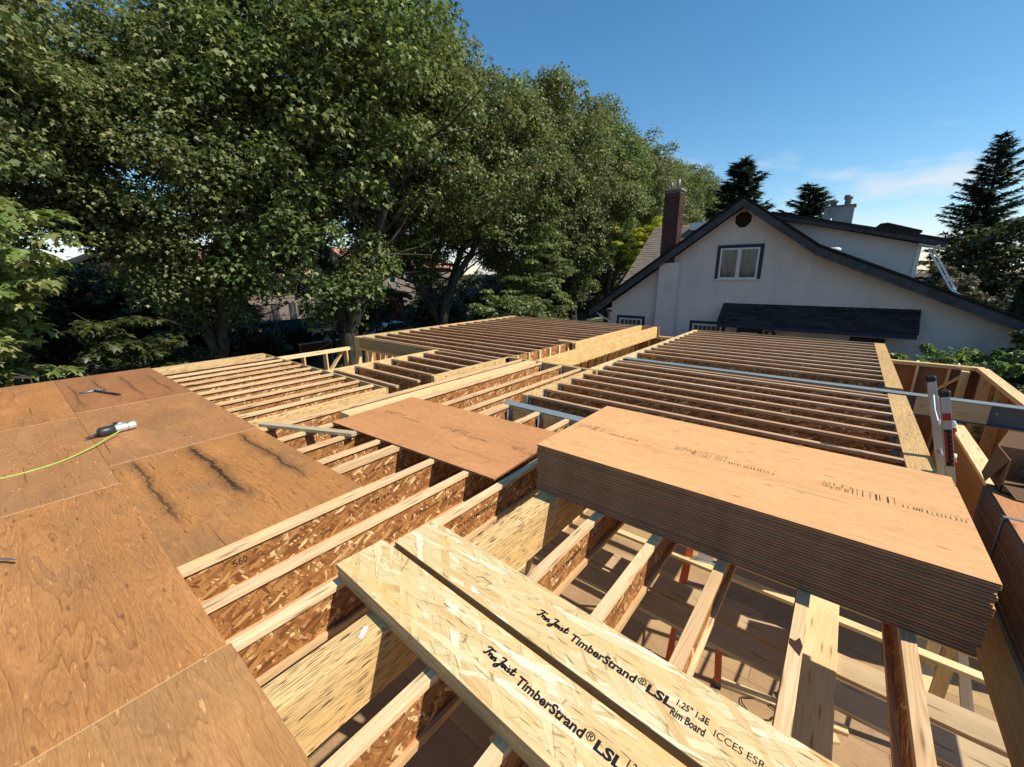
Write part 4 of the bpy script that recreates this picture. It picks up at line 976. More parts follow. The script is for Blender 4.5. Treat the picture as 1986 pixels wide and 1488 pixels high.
window(-4.03, -2.55, 1.42, 2.60, 2)
window(-7.80, -6.56, -1.35, -.11, 5, muntin=True, sill=False); window(-4.74, -3.46, -1.35, -.15, 6, muntin=True, sill=False)
window(-3.06, -2.24, -1.5, -.33, 1, tw=.13, sill=False); window(.20, 1.05, -1.5, -.36, 1, tw=.15, sill=False)
# lean-to roof over the lower windows: shingles in courses
awn = MB(); ax_0, ax_1 = -3.58, 1.66; top = Vector((0, HY, .55)); bot = Vector((0, 16.22, -.09))
awn.prism([(HY, .50), (HY, .44), (16.24, -.15), (16.24, -.10)], 'x', ax_0, ax_1); aw = hobj(awn, 'lean_to_roof', M['dark_roof'])
mb = MB(); rr = random.Random(5); nc = 9; sl = (bot - top); L_ = sl.length; sld = sl.normalized(); nrm = Vector((0, sld.z, -sld.y));
if nrm.z < 0: nrm = -nrm
for k in range(nc):
    a = top + sl * (k / nc); b = top + sl * ((k + 1) / nc + .02); x = ax_0 - .02 + (rr.random() - .5) * .1 * (k % 2)
    x = ax_0 - .03
    while x < ax_1 + .02:
        w = rr.choice((.16, .22, .3, .42)); x1 = min(x + w, ax_1 + .03); t0, t1 = .012, .012 + rr.choice((.008, .014, .022)); e = rr.uniform(-.01, .012)
        P = [Vector((x + .003, a.y, a.z)) + nrm * t0, Vector((x1 - .003, a.y, a.z)) + nrm * t0, Vector((x1 - .003, b.y, b.z)) + nrm * t1 + sld * e, Vector((x + .003, b.y, b.z)) + nrm * t1 + sld * e]
        mb.quad([tuple(p) for p in P]); mb.quad([tuple(P[3]), tuple(P[2]), tuple(P[2] - nrm * t1), tuple(P[3] - nrm * t1)])
        mb.quad([tuple(P[1]), tuple(P[1] - nrm * .01), tuple(P[2] - nrm * t1), tuple(P[2])]); x = x1
tag(mb.obj('shingles', M['awn_roof'], aw, fix=False), kind='stuff')
mb = MB(); mb.box(ax_0, ax_1, 16.20, 16.24, -.235, -.11); mb.obj('fascia_board', M['trim'], aw, .004)
mb = MB(); mb.prism([(HY, .46), (16.25, -.15), (16.25, -.23), (HY, -.23)], 'x', ax_1 - .03, ax_1 - .005); mb.prism([(HY, .46), (16.25, -.15), (16.25, -.23), (HY, -.23)], 'x', ax_0 + .005, ax_0 + .03); mb.obj('end_board', M['trim'], aw)
mb = MB(); mb.tube([(-1.98, 16.99, -.34), (-1.98, 16.85, -.34)], .03, 8); mb.tube([(-2.05, 16.85, -.36), (-2.1, 16.72, -.42)], [.035, .06], 10); mb.tube([(-1.9, 16.85, -.36), (-1.85, 16.72, -.43)], [.035, .06], 10); hobj(mb, 'floodlight', M['blackplastic'])
# dormer on the right slope
mb = MB(); mb.prism([(-2.35, 3.45), (1.36, 2.46), (1.36, 1.3), (-.7, 2.2)], 'y', 18.0, 18.15); dw = hobj(mb, 'dormer', M['stucco'])
mb = MB(); mb.box(1.36, 1.46, 17.97, 18.15, 1.28, 2.46); mb.obj('corner_board', M['sash'], dw); mb = MB(); mb.box(1.36, 1.42, 18.15, 22, 1.1, 2.4); mb.obj('front_wall', M['stucco'], dw)
mb = MB(); mb.prism([(-2.6, 3.70), (1.98, 2.55), (1.98, 2.46), (-2.6, 3.60)], 'y', 17.62, 22); mb.obj('dormer_roof', M['dark_roof'], dw)
mb = MB(); mb.prism([(-2.5, 3.60), (1.94, 2.475), (1.94, 2.34), (-2.5, 3.47)], 'y', 17.64, 17.67); mb.obj('bargeboard', M['fascia'], dw)
mb = MB(); mb.prism([(1.35, 2.45), (1.95, 2.3), (1.95, 2.27), (1.35, 2.42)], 'y', 17.67, 18.3); mb.obj('soffit', M['sash'], dw)
mb = MB(); mb.box(-1.20, -.36, 19.3, 20.0, 2.6, 3.86); sc_ = hobj(mb, 'stucco_chimney', M['conc_pale'])
mb = MB(); mb.box(-1.24, -.32, 19.26, 20.04, 3.86, 3.90); mb.obj('cap', M['conc'], sc_)
for xx, h_ in ((-.97, .22), (-.58, .34)):
    mb = MB(); mb.tube([(xx, 19.6, 3.9), (xx, 19.6, 3.9 + h_ * .6), (xx, 19.6, 3.9 + h_ * .62), (xx, 19.6, 3.9 + h_)], [.09, .09, .13, .12], 12); mb.obj('chimney_pot', M['galv'], sc_)
mb = MB(); mb.tube([(-.95, 19.0, 3.0), (-.95, 19.0, 3.45)], .025, 8); hobj(mb, 'vent_pipe', M['sash'])
mb = MB(); mb.tube([(-.62, 17.2, 2.28), (-.62, 17.2, 2.36), (-.62, 17.2, 2.40)], [.17, .17, .10], 14); hobj(mb, 'dome_vent', M['sash'])
mb = MB()
for dx in (-.045, .045): mb.obox((1.66 + dx, 17.95, 2.30), (2.36 + dx, 17.95, 1.10), .02, .05, up=(1, 0, 0))
mb.obox((2.30, 17.95, 1.14), (2.62, 17.95, .86), .1, .07); mb.obox((2.6, 17.95, .86), (3.5, 17.95, .50), .1, .05)
for f_ in (.02, .35, .66, .98): mb.obox((1.60 + .7 * f_, 17.95, 2.30 - 1.2 * f_), (1.72 + .7 * f_, 17.95, 2.30 - 1.2 * f_), .03, .03)
hobj(mb, 'downspout', M['white'])
# rear cross roof with tan shingles
rx0, rx1, ry0, rz0, ry1, rz1 = -9.5, -3.0, 19.3, -.10, 25.25, 4.19
mb = MB(); mb.prism([(ry0, rz0), (ry1, rz1), (ry1 + 5.5, rz0), (ry1 + 5.5, rz0 - .15), (ry1, rz1 - .2), (ry0, rz0 - .15)], 'x', rx0, rx1); cr_ = hobj(mb, 'rear_roof', M['grey_roof'])
mb = MB(); rr = random.Random(8); nc = 38; d_ = Vector((0, ry1 - ry0, rz1 - rz0)); dn = d_.normalized(); nn_ = Vector((0, -dn.z, dn.y))
for k in range(nc):
    a = Vector((0, ry0, rz0)) + d_ * (k / nc); b = Vector((0, ry0, rz0)) + d_ * ((k + 1.15) / nc); x = rx0 - .04
    while x < -5.0:
        x1 = min(x + rr.uniform(.22, .4), -4.9); t = .012 + rr.random() * .014
        P = [Vector((x + .004, a.y, a.z)) + nn_ * t, Vector((x1 - .004, a.y, a.z)) + nn_ * t, Vector((x1 - .004, b.y, b.z)) + nn_ * .006, Vector((x + .004, b.y, b.z)) + nn_ * .006]
        mb.quad([tuple(p) for p in P]); mb.quad([tuple(P[0] - nn_ * t), tuple(P[1] - nn_ * t), tuple(P[1]), tuple(P[0])]); x = x1
tag(mb.obj('shingles', M['grey_roof'], cr_, fix=False), kind='stuff')
mb = MB(); mb.box(-9.4, -3.0, 20.2, 30, ZG, .2); hobj(mb, 'rear_wall', M['stucco'])
mb = MB(); mb.box(-7.3, -6.5, 24.4, 25.0, 3.85, 4.22); mb.obj('skylight', M['white'], cr_)
mb = MB(); mb.prism([(.2, 3.22), (.5, 3.50), (.72, 3.52), (1.78, 3.16), (1.78, 3.08), (.2, 3.1)], 'y', 23.0, 25.0); hobj(mb, 'rear_dormer_roof', M['dark_roof'])
mb = MB(); mb.box(.5, 1.6, 23.1, 25, 1, 3.15); hobj(mb, 'rear_dormer_wall', M['stucco'])

# ------------------------------------------------------------------ buildings across the street
def block(name, label, x0, x1, y0, y1, z1, wall, roof, rise, cat='house', ridge='y', over=.5):
    t = thing(name, label, cat, ((x0 + x1) / 2, (y0 + y1) / 2, ZG)); mb = MB(); mb.box(x0, x1, y0, y1, ZG, z1); mb.obj('wall', M[wall], t)
    mb = MB()
    if ridge == 'y': mb.prism([(x0, z1 - .2), ((x0 + x1) / 2, z1 + rise - .2), (x1, z1 - .2)], 'y', y0, y1)
    else: mb.prism([(y0, z1 - .2), ((y0 + y1) / 2, z1 + rise - .2), (y1, z1 - .2)], 'x', x0, x1)
    mb.obj('gable', M[wall], t); mb = MB()
    if ridge == 'y': mb.prism([(x0 - over, z1 - .1), ((x0 + x1) / 2, z1 + rise), (x1 + over, z1 - .1), (x1 + over, z1 - .25), ((x0 + x1) / 2, z1 + rise - .2), (x0 - over, z1 - .25)], 'y', y0 - over, y1 + over)
    else: mb.prism([(y0 - over, z1 - .1), ((y0 + y1) / 2, z1 + rise), (y1 + over, z1 - .1), (y1 + over, z1 - .25), ((y0 + y1) / 2, z1 + rise - .2), (y0 - over, z1 - .25)], 'x', x0 - over, x1 + over)
    mb.obj('roof', M[roof], t); return t
def bwin(t, x, y0, y1, z0, z1, frame='sash'):
    mb = MB(); mb.box(x, x + .06, y0, y1, z0, z1); w = mb.obj('window', M[frame], t); mb = MB(); mb.box(x + .055, x + .065, y0 + .08, y1 - .08, z0 + .08, z1 - .08); mb.obj('pane', M['glass'], w)
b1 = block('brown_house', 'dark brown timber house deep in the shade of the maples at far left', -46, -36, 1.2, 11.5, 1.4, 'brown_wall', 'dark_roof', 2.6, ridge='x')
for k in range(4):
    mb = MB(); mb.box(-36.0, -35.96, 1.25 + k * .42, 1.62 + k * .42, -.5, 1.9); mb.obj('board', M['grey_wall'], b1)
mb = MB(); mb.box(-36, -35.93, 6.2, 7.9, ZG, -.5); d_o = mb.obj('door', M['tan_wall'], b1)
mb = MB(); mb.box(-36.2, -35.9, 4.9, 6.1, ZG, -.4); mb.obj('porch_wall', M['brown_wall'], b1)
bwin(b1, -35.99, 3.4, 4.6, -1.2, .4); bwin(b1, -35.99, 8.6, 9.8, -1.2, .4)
b2 = block('townhouse', 'beige panelled townhouse with narrow windows seen between the maple trunks', -50, -37, 12.6, 18.2, 3.0, 'beige_wall', 'tile_roof', 2.4, ridge='x')
for y in (14.2, 15.6, 17.0): bwin(b2, -36.99, y, y + .55, -2.6, -.6, 'trim'); bwin(b2, -36.99, y, y + .55, .2, 1.8, 'trim')
for z_ in (-.2, 2.4, -1.6):
    mb = MB(); mb.box(-37, -36.96, 12.6, 18.2, z_, z_ + .05); mb.obj('band', M['grey_wall'], b2)
mb = MB(); mb.prism([(15.2, 3.4), (17.9, 1.2), (17.9, 4.4), (16.4, 4.9)], 'x', -36.9, -36.7); mb.obj('painted_lit_gable', M['tan_wall'], b2)  # tan patch paints sunlight onto the peak of the beige front
b3 = block('tile_roof_house', 'tan house with terracotta tile roof glimpsed under the maple crowns', -56, -44, 27, 41, 2.7, 'beige_wall', 'tile_roof', 2.2, ridge='y')  # tan wall given the darker beige, which paints in its shade
for y in (28.5, 30.6, 33.0): bwin(b3, -43.99, y, y + 1.1, .6, 1.9)
b4 = block('red_garage', 'dark red shed behind the construction fence', -46, -40, 24.5, 29.5, -.5, 'carred', 'dark_roof', 1.0, 'shed', 'x')
# street clutter: hoardings, toilets, barriers
for k, (y0, y1, z1, mt, lab) in enumerate(((21.2, 23.2, -1.35, 'steel_dark', 'dark grey hoarding panel by the construction fence'), (23.7, 25.4, -1.2, 'grey_wall', 'pale grey hoarding panel next to the blue one'), (26.2, 27.6, -1.0, 'blue_tarp', 'blue hoarding panel between maple trunks'))):
    t = thing('hoarding', lab, 'hoarding', (-32.5, (y0 + y1) / 2, ZG)); mb = MB(); mb.box(-32.55, -32.45, y0, y1, ZG + .15, z1); mb.obj('panel', M[mt], t, .01)
    for y in (y0 + .1, y1 - .1): mb = MB(); mb.box(-32.6, -32.4, y - .05, y + .05, ZG, ZG + .3); mb.obj('foot', M['galv'], t)
def barrier(y0, y1, x, label, mt='carred'):
    t = thing('barrier', label, 'barrier', (x, (y0 + y1) / 2, ZG), 'red barriers along the street')
    mb = MB(); mb.box(x - .03, x + .03, y0, y1, ZG + .55, ZG + 1.35); mb.obj('panel', M[mt], t, .01)
    for y in (y0 + .05, y1 - .05):
        mb = MB(); mb.tube([(x, y, ZG), (x, y, ZG + 1.45)], .035, 6); mb.obj('post', M['white'], t)
    mb = MB(); mb.tube([(x, y0, ZG + 1.4), (x, y1, ZG + 1.4)], .025, 6); mb.obj('rail', M['white'], t)
    mb = MB(); mb.obox((x + .05, y0, ZG + .6), (x + .05, y1, ZG + 1.3), .02, .05, up=(1, 0, 0)); mb.obj('brace', M['white'], t)
for k in range(9): barrier(10.6 + k * 2.3, 12.6 + k * 2.3, -24.6, 'red and white street barrier under the maples, %s from the end by the big trunk' % ORD[k])
t = thing('mesh_fence', 'blue-green temporary fence in front of the beige townhouse', 'fence', (-33.5, 14, ZG))
for k in range(4):
    mb = MB(); mb.box(-33.52, -33.48, 11 + k * 2, 12.95 + k * 2, ZG + .1, ZG + 2.0); mb.obj('panel', M['teal'], t); mb = MB(); mb.tube([(-33.5, 11 + k * 2, ZG), (-33.5, 11 + k * 2, ZG + 2.1)], .03, 6); mb.obj('post', M['galv'], t)
def car(x, y, mt, label):
    t = thing('parked_car', label, 'car', (x, y, ZG))
    prof = [(-2.1, .35), (-2.1, .75), (-1.95, .85), (-1.3, .92), (-.7, 1.42), (.75, 1.45), (1.45, .98), (2.1, .88), (2.15, .4)]
    mb = MB(); mb.prism([(y + a, ZG + b) for a, b in prof], 'x', x - .85, x + .85); mb.obj('body', M[mt], t, .06)
    mb = MB(); mb.prism([(y - .95, ZG + .95), (y - .62, ZG + 1.34), (y + .68, ZG + 1.36), (y + 1.15, ZG + .98)], 'x', x + .852, x + .86); mb.obj('side_window', M['glass'], t)
    for dy in (-1.3, 1.3):
        for sx in (-.75, .75):
            mb = MB(); mb.tube([(x + sx - .1, y + dy, ZG + .32), (x + sx + .12, y + dy, ZG + .32)], .32, 14); w = mb.obj('wheel', M['black'], t); mb = MB(); mb.tube([(x + sx + .1, y + dy, ZG + .32), (x + sx + .125, y + dy, ZG + .32)], .19, 12); mb.obj('rim', M['alu'], w)
car(-29.8, 14.5, 'steel_dark', 'dark grey car parked across the street behind the big maple trunk'); car(-29.8, 20.5, 'white', 'pale car parked beyond the red barriers')

# ------------------------------------------------------------------ vegetation
def np_mesh(name, V, F, mat, smooth=False):
    """V (n,3) float array, F (m,3) triangles"""
    me = bpy.data.meshes.new(name); me.vertices.add(len(V)); me.vertices.foreach_set('co', V.astype(np.float32).ravel())
    me.loops.add(F.size); me.loops.foreach_set('vertex_index', F.astype(np.int32).ravel()); me.polygons.add(len(F))
    me.polygons.foreach_set('loop_start', np.arange(0, F.size, 3, dtype=np.int32)); me.polygons.foreach_set('loop_total', np.full(len(F), 3, np.int32))
    me.update(calc_edges=True); me.materials.append(mat); return me
def unit(a): return a / np.maximum(np.linalg.norm(a, axis=1, keepdims=True), 1e-6)
T3 = (np.array([(0, 0, 0), (-.5, .42, -.10), (-.2, .55, -.03), (0, 1, -.16), (.2, .55, -.03), (.5, .42, -.10)], float), np.array([(0, 2, 1), (0, 3, 2), (0, 4, 3), (0, 5, 4)]))
T5 = (np.array([(0, 0, 0), (-.34, .06, -.06), (-.22, .26, 0), (-.56, .56, -.14), (-.2, .58, -.02), (0, 1.05, -.2), (.2, .58, -.02), (.56, .56, -.14), (.22, .26, 0), (.34, .06, -.06), (0, .4, .02)], float),
      np.array([(10, 0, 9), (10, 9, 8), (10, 8, 7), (10, 7, 6), (10, 6, 5), (10, 5, 4), (10, 4, 3), (10, 3, 2), (10, 2, 1), (10, 1, 0)]))
T2 = (np.array([(0, 0, 0), (-.3, .45, -.06), (0, 1, -.05), (.3, .45, -.06)], float), np.array([(0, 2, 1), (0, 3, 2)]))
TN = (np.array([(-.09, 0, 0), (.09, 0, 0), (.06, 1, 0), (-.06, 1, 0)], float), np.array([(0, 1, 2), (0, 2, 3)]))
def leaf_mesh(name, P, Nn, D, size, tpl, mat):
    """leaves at P with face normal Nn, tip direction D"""
    Nn = unit(Nn); D = unit(D - Nn * np.sum(D * Nn, 1, keepdims=True)); X = np.cross(D, Nn)
    tv, tf = tpl; s = size[:, None, None]
    V = P[:, None, :] + s * (tv[None, :, 0:1] * X[:, None, :] + tv[None, :, 1:2] * D[:, None, :] + tv[None, :, 2:3] * Nn[:, None, :])
    F = tf[None] + (np.arange(len(P)) * len(tv))[:, None, None]
    return np_mesh(name, V.reshape(-1, 3), F.reshape(-1, 3), mat)
def clump_leaves(C, rad, n, rng, size, flat=.62, droop=.75, jit=.55):
    """C (k,3) clump centres, rad (k,), n leaves each -> arrays"""
    k = len(C); u = unit(rng.normal(size=(k * n, 3))); u[:, 2] = np.where(u[:, 2] < -.35, -u[:, 2] * .7, u[:, 2])
    rr = rad.repeat(n) * rng.uniform(.45, 1.0, k * n) ** .6; P = C.repeat(n, 0) + u * rr[:, None] * np.array([1, 1, flat])
    N = u * .55 + np.array([0, 0, .75]) + rng.normal(size=(k * n, 3)) * jit; D = u * np.array([1, 1, .2]) + np.array([0, 0, -droop]) + rng.normal(size=(k * n, 3)) * .35
    return P, N, D, size * rng.uniform(.65, 1.25, k * n)
def limb(mb, p, d, L, r0, r1, rng, n=6, bend=.12, sides=7, grav=0.0):
    pts = [p.copy()]; d = d.normalized()
    for i in range(n):
        d = (d + Vector((rng.normal() * bend, rng.normal() * bend, rng.normal() * bend * .6 + grav))).normalized(); pts.append(pts[-1] + d * (L / n))
    mb.tube(pts, [r0 + (r1 - r0) * i / n for i in range(n + 1)], sides, cap=False); return pts
def maple_variant(seed, H=19.2, rx=6.5, zlo=5.5, nclump=760, nleaf=175, size=.188, stems=4):
    rng = np.random.default_rng(seed); mb = MB(); tips = []
    base = limb(mb, Vector((0, 0, -.2)), Vector((0, 0, 1)), 2.6, .52, .42, rng, 4, .05, 12)
    for k in range(stems):
        a = 2 * math.pi * k / stems + rng.uniform(-.4, .4); d = Vector((math.cos(a) * .34, math.sin(a) * .34, 1))
        P = limb(mb, base[-1] - Vector((0, 0, .25)), d, 9.5, .30, .10, rng, 9, .09, 9)
        for j in (2, 3, 4, 5, 6, 7, 8):
            for q in range(2):
                b = rng.uniform(0, 2 * math.pi); dd = Vector((math.cos(b), math.sin(b), rng.uniform(.1, .7))); Q = limb(mb, P[j], dd, rng.uniform(2.5, 4.6), .085, .018, rng, 5, .16, 5); tips.append(Q[-1]); 
                if j > 3: Q2 = limb(mb, Q[2], dd + Vector((rng.normal() * .6, rng.normal() * .6, .2)), 1.9, .035, .01, rng, 3, .2, 4)
    # crown: lumpy ovoid, lobes where big limbs end
    zc, hz = (H + zlo) / 2, (H - zlo) / 2; C = []
    lob = unit(rng.normal(size=(16, 3))); lobr = rng.uniform(.10, .26, 16)
    while len(C) < nclump:
        u = unit(rng.normal(size=(1, 3)))[0]
        f = .84 + sum(lobr[i] * max(0, (u @ lob[i]) - .72) / .28 for i in range(16)) - .10 * max(0, math.sin(u[0] * 5 + seed) * math.sin(u[1] * 6 + u[2] * 4))
        r = f * rng.uniform(.30, 1.0) ** .45; wx = rx * (1.0 if u[2] > 0 else (1.06 - .25 * u[2] * u[2]))
        C.append((u[0] * wx * r, u[1] * wx * r, zc + u[2] * hz * r))
    C = np.array(C); rad = rng.uniform(.55, 1.15, nclump)
    P, N, D, S = clump_leaves(C, rad, nleaf, rng, size, 1.12, 1.25, .6)
    return mb, (P, N, D, S)
def tree(name, label, loc, trunk_me, crown_me, rz=0, sc=(1, 1, 1), group=None, cat='tree'):
    t = thing(name, label, cat, loc, group); t.rotation_euler = (0, 0, rz); t.scale = sc
    link('trunk', trunk_me, t); link('crown', crown_me, t); return t
VAR = []
for sd, mt in ((21, 'maple_olive'), (22, 'maple'), (23, 'maple_olive')):
    mb, (P, N, D, S) = maple_variant(sd); VAR.append((mb.mesh('trunk', [M['bark']], fix=False), leaf_mesh('crown', P, N, D, S, T3, M[mt])))
SG = 'street maples in a row along the road'
rowx = -20.3
ROW = [(-2.6, 2, .83, 'street maple at the left edge of the picture with a sky notch beside it'),
       (5.4, 0, .745, 'lower broad street maple with hanging boughs behind the laid deck'),
       (11.2, 1, 1.06, 'biggest multi-stemmed street maple, its trunk just beyond the yellow top plate'),
       (18.0, 2, .95, 'street maple with two pale trunks behind the far bay of joists'),
       (26.0, 0, .93, 'street maple whose trunk leans near the left of the white house eave'),
       (34.0, 1, .97, 'fifth maple of the receding row, above the chimney side of the house'), (42.5, 2, 1.0, 'distant street maple rising left of the brick chimney'),
       (51, 0, .98, 'distant street maple just left of the brick chimney'), (60, 1, .98, 'far street maple behind the brick chimney top'), (70, 2, .9, 'last visible street maple, right of the brick chimney')]
for k, (y, v, s_, lab) in enumerate(ROW):
    tree('maple_tree', lab, (rowx + (k % 3 - 1) * .3, y, ZG), VAR[v][0], VAR[v][1], k * 1.3 + .5, (s_, s_, s_ * (1.0 if k else .98)), SG)
# young light-green maples near the left edge
def small_tree(name, label, loc, H, rx, zlo, ncl, nl, size, mat, seed, tpl=T5, group=None, cat='tree', flat=.45, rad=(.25, .5), droop=.9, stems=1):
    rng = np.random.default_rng(seed); mb = MB(); t = thing(name, label, cat, loc, group); C = []
    for sidx in range(stems):
        d0 = Vector((rng.normal() * .12, rng.normal() * .12, 1)); P0 = limb(mb, Vector((rng.normal() * .1 * (stems > 1), rng.normal() * .1 * (stems > 1), -.1)), d0, H * .92, .05 + H * .008, .012, rng, 9, .07, 7)
        for j in range(2, 10):
            for q in range(3):
                if P0[j].z < zlo - .6: continue
                b = rng.uniform(0, 6.28); Q = limb(mb, P0[j], Vector((math.cos(b), math.sin(b), .25)), rng.uniform(.5, 1.0) * rx, .02, .006, rng, 4, .15, 4)
                for q_ in Q[2:]: C.append(tuple(q_ + Vector((rng.normal() * .1, rng.normal() * .1, .05))))
    while len(C) < ncl:
        u = unit(rng.normal(size=(1, 3)))[0]; r = rng.uniform(.3, 1) ** .5; C.append((u[0] * rx * r, u[1] * rx * r, (H + zlo) / 2 + u[2] * (H - zlo) / 2 * r))
    C = np.array(C[:ncl] if len(C) > ncl else C); P, N, D, S = clump_leaves(C, rng.uniform(rad[0], rad[1], len(C)), nl, rng, size, flat, droop, .35)
    link('trunk', mb.mesh('trunk', [M['bark']], fix=False), t); link('crown', leaf_mesh('crown', P, N, D, S, tpl, M[mat]), t); return t
small_tree('young_maple', 'bright light-green young maple nearest the deck at the left edge', (-13.0, -1.2, ZG), 6.7, 1.8, 2.4, 190, 42, .19, 'maple_light', 31)
small_tree('young_maple', 'second light-green young maple rising behind the nearest one at the left edge', (-15.0, -1.2, ZG), 8.2, 1.9, 3.6, 170, 42, .2, 'maple_light', 32)
small_tree('young_maple', 'slender sapling, shade painted into its leaves, in front of the brown house door', (-14.2, 1.75, ZG), 4.6, 1.2, 1.6, 60, 36, .18, 'darkleaf', 33)  # dark leaf colour paints in the shade on this sapling
small_tree('young_maple', 'small sapling with leaves just above the deck edge', (-12.2, .55, ZG), 3.9, .9, 2.0, 34, 34, .17, 'maple', 34)
small_tree('young_maple', 'low leafy shoots peeping over the deck edge left of the hammer', (-12.3, 1.6, ZG), 3.2, .6, 2.2, 26, 34, .17, 'maple', 37)
small_tree('bush', 'dark shrub mass under the first maple beside the porch', (-21.5, 3.2, ZG), 3.0, 2.2, .3, 120, 60, .17, 'darkleaf', 35, T3, cat='bush', stems=4)
small_tree('bush', 'leafy bush in front of the beige townhouse', (-25.5, 9.0, ZG), 2.9, 1.8, .2, 110, 60, .17, 'darkleaf', 36, T3, cat='bush', stems=4)
small_tree('bush', 'sunlit rounded bush over the far corner of the far bay', (-14.5, 17.6, ZG), 4.0, 2.3, .6, 170, 70, .17, 'maple', 38, T3, cat='bush', stems=4)
small_tree('bush', 'dark laurel bush between the two pale trunks and the townhouses', (-22.5, 14.6, ZG), 4.6, 2.4, .5, 150, 70, .18, 'darkleaf', 39, T3, cat='bush', stems=4)
small_tree('ivy_trunk_tree', 'slim ivy clad tree left of the house eave', (-14.8, 21.8, ZG), 8.6, 1.7, .8, 230, 60, .17, 'maple', 40, T3)
small_tree('yellow_tree', 'small yellow-green tree behind the brick chimney', (-11.5, 31.5, ZG), 9.3, 2.3, 4.0, 190, 60, .2, 'yellow_leaf', 41, T3)
BACKS = ((-33.4, .2, 2.6, 3.3, 'added dark tall shrub hiding the left corner of the brown house'), (-33.2, 6.4, 2.2, 2.3, 'added dark shrub hiding the middle of the brown house'), (-25.5, 38, 2.6, 3.0, 'added dark tree filling the gap behind the fifth street maple'), (-25.5, 22.2, 2.0, 1.9, 'added dark street-side shrub between the red barriers and the hoardings'), (-26, 30, 2.6, 2.6, 'added dark street-side tree left of the sunlit rounded bush'), (-25.5, 47, 3.0, 3.2, 'added dark tree in the far gap of the street maple row'), (-33.6, 3.4, 2.7, 3.2, 'added dark shrub in front of the brown house'), (-34, 9.9, 2.0, 2.0, 'added dark shrub between the brown house and the beige townhouse'), (-34.6, 20.4, 2.2, 2.7, 'added dark tree beside the beige townhouse'), (-36, 31.5, 2.8, 2.3, 'added dark tree under the terracotta roof'), (-36, 38, 3.2, 2.8, 'added dark tree right of the terracotta roof'), (-35, 46, 3.6, 3.4, 'added dark far tree behind the sunlit rounded bush'), (-35, 56, 4.2, 3.8, 'added dark farther tree left of the house eave'), (-34, 70, 5, 4.2, 'farthest added dark tree beyond the street'))  # dark foliage added to darken the backdrop behind the maples
# clipped hedge
hg = thing('hedge', 'long dark clipped hedge below the townhouse', 'hedge', (-27, 9.5, ZG)); rng = np.random.default_rng(5)
n = 9000; P = np.stack([rng.uniform(-27.6, -26.4, n), rng.uniform(6.8, 12.4, n), rng.uniform(ZG, ZG + 1.9, n)], 1); face = rng.integers(0, 3, n); P[face == 0, 2] = ZG + 1.9; P[face == 1, 0] = -26.4; P += rng.normal(size=(n, 3)) * .05
N = rng.normal(size=(n, 3)) + np.array([.8, 0, .8]); D = rng.normal(size=(n, 3)); o_ = Vector(hg.location)
link('foliage', leaf_mesh('foliage', P - np.array(o_), N, D, rng.uniform(.08, .16, n), T2, M['hedge']), hg)
mb = MB(); mb.box(-27.5, -26.5, 6.9, 12.3, ZG, ZG + 1.82); mb.obj('stems', M['black'], hg)  # solid black core, not stems: paints the shade inside the hedge
# vine and shrubs at the right
def bush(name, label, loc, r, ncl, nl, size, mat, seed, tpl=T3, rad=(.15, .35), cat='bush', spiky=0):
    rng = np.random.default_rng(seed); t = thing(name, label, cat, loc); C = []
    lob = unit(rng.normal(size=(9, 3))); lr = rng.uniform(.05, .25, 9)
    for _ in range(ncl):
        u = unit(rng.normal(size=(1, 3)))[0]; f = .85 + sum(lr[i] * max(0, u @ lob[i] - .6) / .4 for i in range(9)); rr_ = f * rng.uniform(.2, 1) ** .4; C.append((u[0] * r[0] * rr_, u[1] * r[1] * rr_, r[2] * (1 + u[2] * rr_)))
    mb = MB()
    for q in range(7): a = rng.uniform(0, 6.28); limb(mb, Vector((0, 0, -.1)), Vector((math.cos(a) * r[0] * .5, math.sin(a) * r[1] * .5, r[2] * 1.5)), r[2] * 1.6, .03, .008, rng, 5, .15, 4)
    for q in range(spiky):
        a = rng.uniform(0, 6.28); p = Vector((math.cos(a) * r[0] * .7, math.sin(a) * r[1] * .6, r[2] * rng.uniform(1.5, 1.8))); Q = limb(mb, p, Vector((math.cos(a) * .4, math.sin(a) * .4, 1)), rng.uniform(.2, .45), .008, .003, rng, 4, .2, 4); C.extend([tuple(x) for x in Q[1:]])
    C = np.array(C); P, N, D, S = clump_leaves(C, rng.uniform(rad[0], rad[1], len(C)) * np.where(np.arange(len(C)) < ncl, 1, .35), nl, rng, size, .7, .6, .5)
    link('stems', mb.mesh('stems', [M['bark']], fix=False), t); link('foliage', leaf_mesh('foliage', P, N, D, S, tpl, M[mat]), t); return t
bush('vine_bush', 'bright green vine heaped behind the pale top plate of the garden side wall', (2.2, 14.35, ZG + .4), (1.35, .75, 1.58), 190, 46, .115, 'bushleaf', 51, spiky=14)
bush('vine_bush', 'bright green vine leaves hanging outside the outer right wall', (3.05, 11.4, ZG + .3), (.55, 1.5, 1.42), 130, 44, .115, 'bushleaf', 52, spiky=6)
bush('bush', 'dark shrub against the right end of the stucco wall', (4.15, 15.6, ZG), (1.0, .8, 2.05), 150, 46, .13, 'darkleaf', 53, spiky=8)
bush('bush', 'rusty brown-green shrub beyond the slanting downspout', (3.1, 25.5, ZG), (1.6, 1.3, 2.7), 150, 50, .16, 'rust_leaf', 54)
bush('bush', 'small reddish shrub beyond the low end of the downspout', (4.4, 25.0, ZG), (1.0, .9, 1.9), 100, 46, .14, 'red_leaf', 55)
bush('bush', 'broad dark evergreen mass behind the rusty shrub at the right edge', (6.8, 36, ZG), (4.0, 2.5, 3.7), 260, 60, .24, 'darkleaf', 56, rad=(.4, .8))
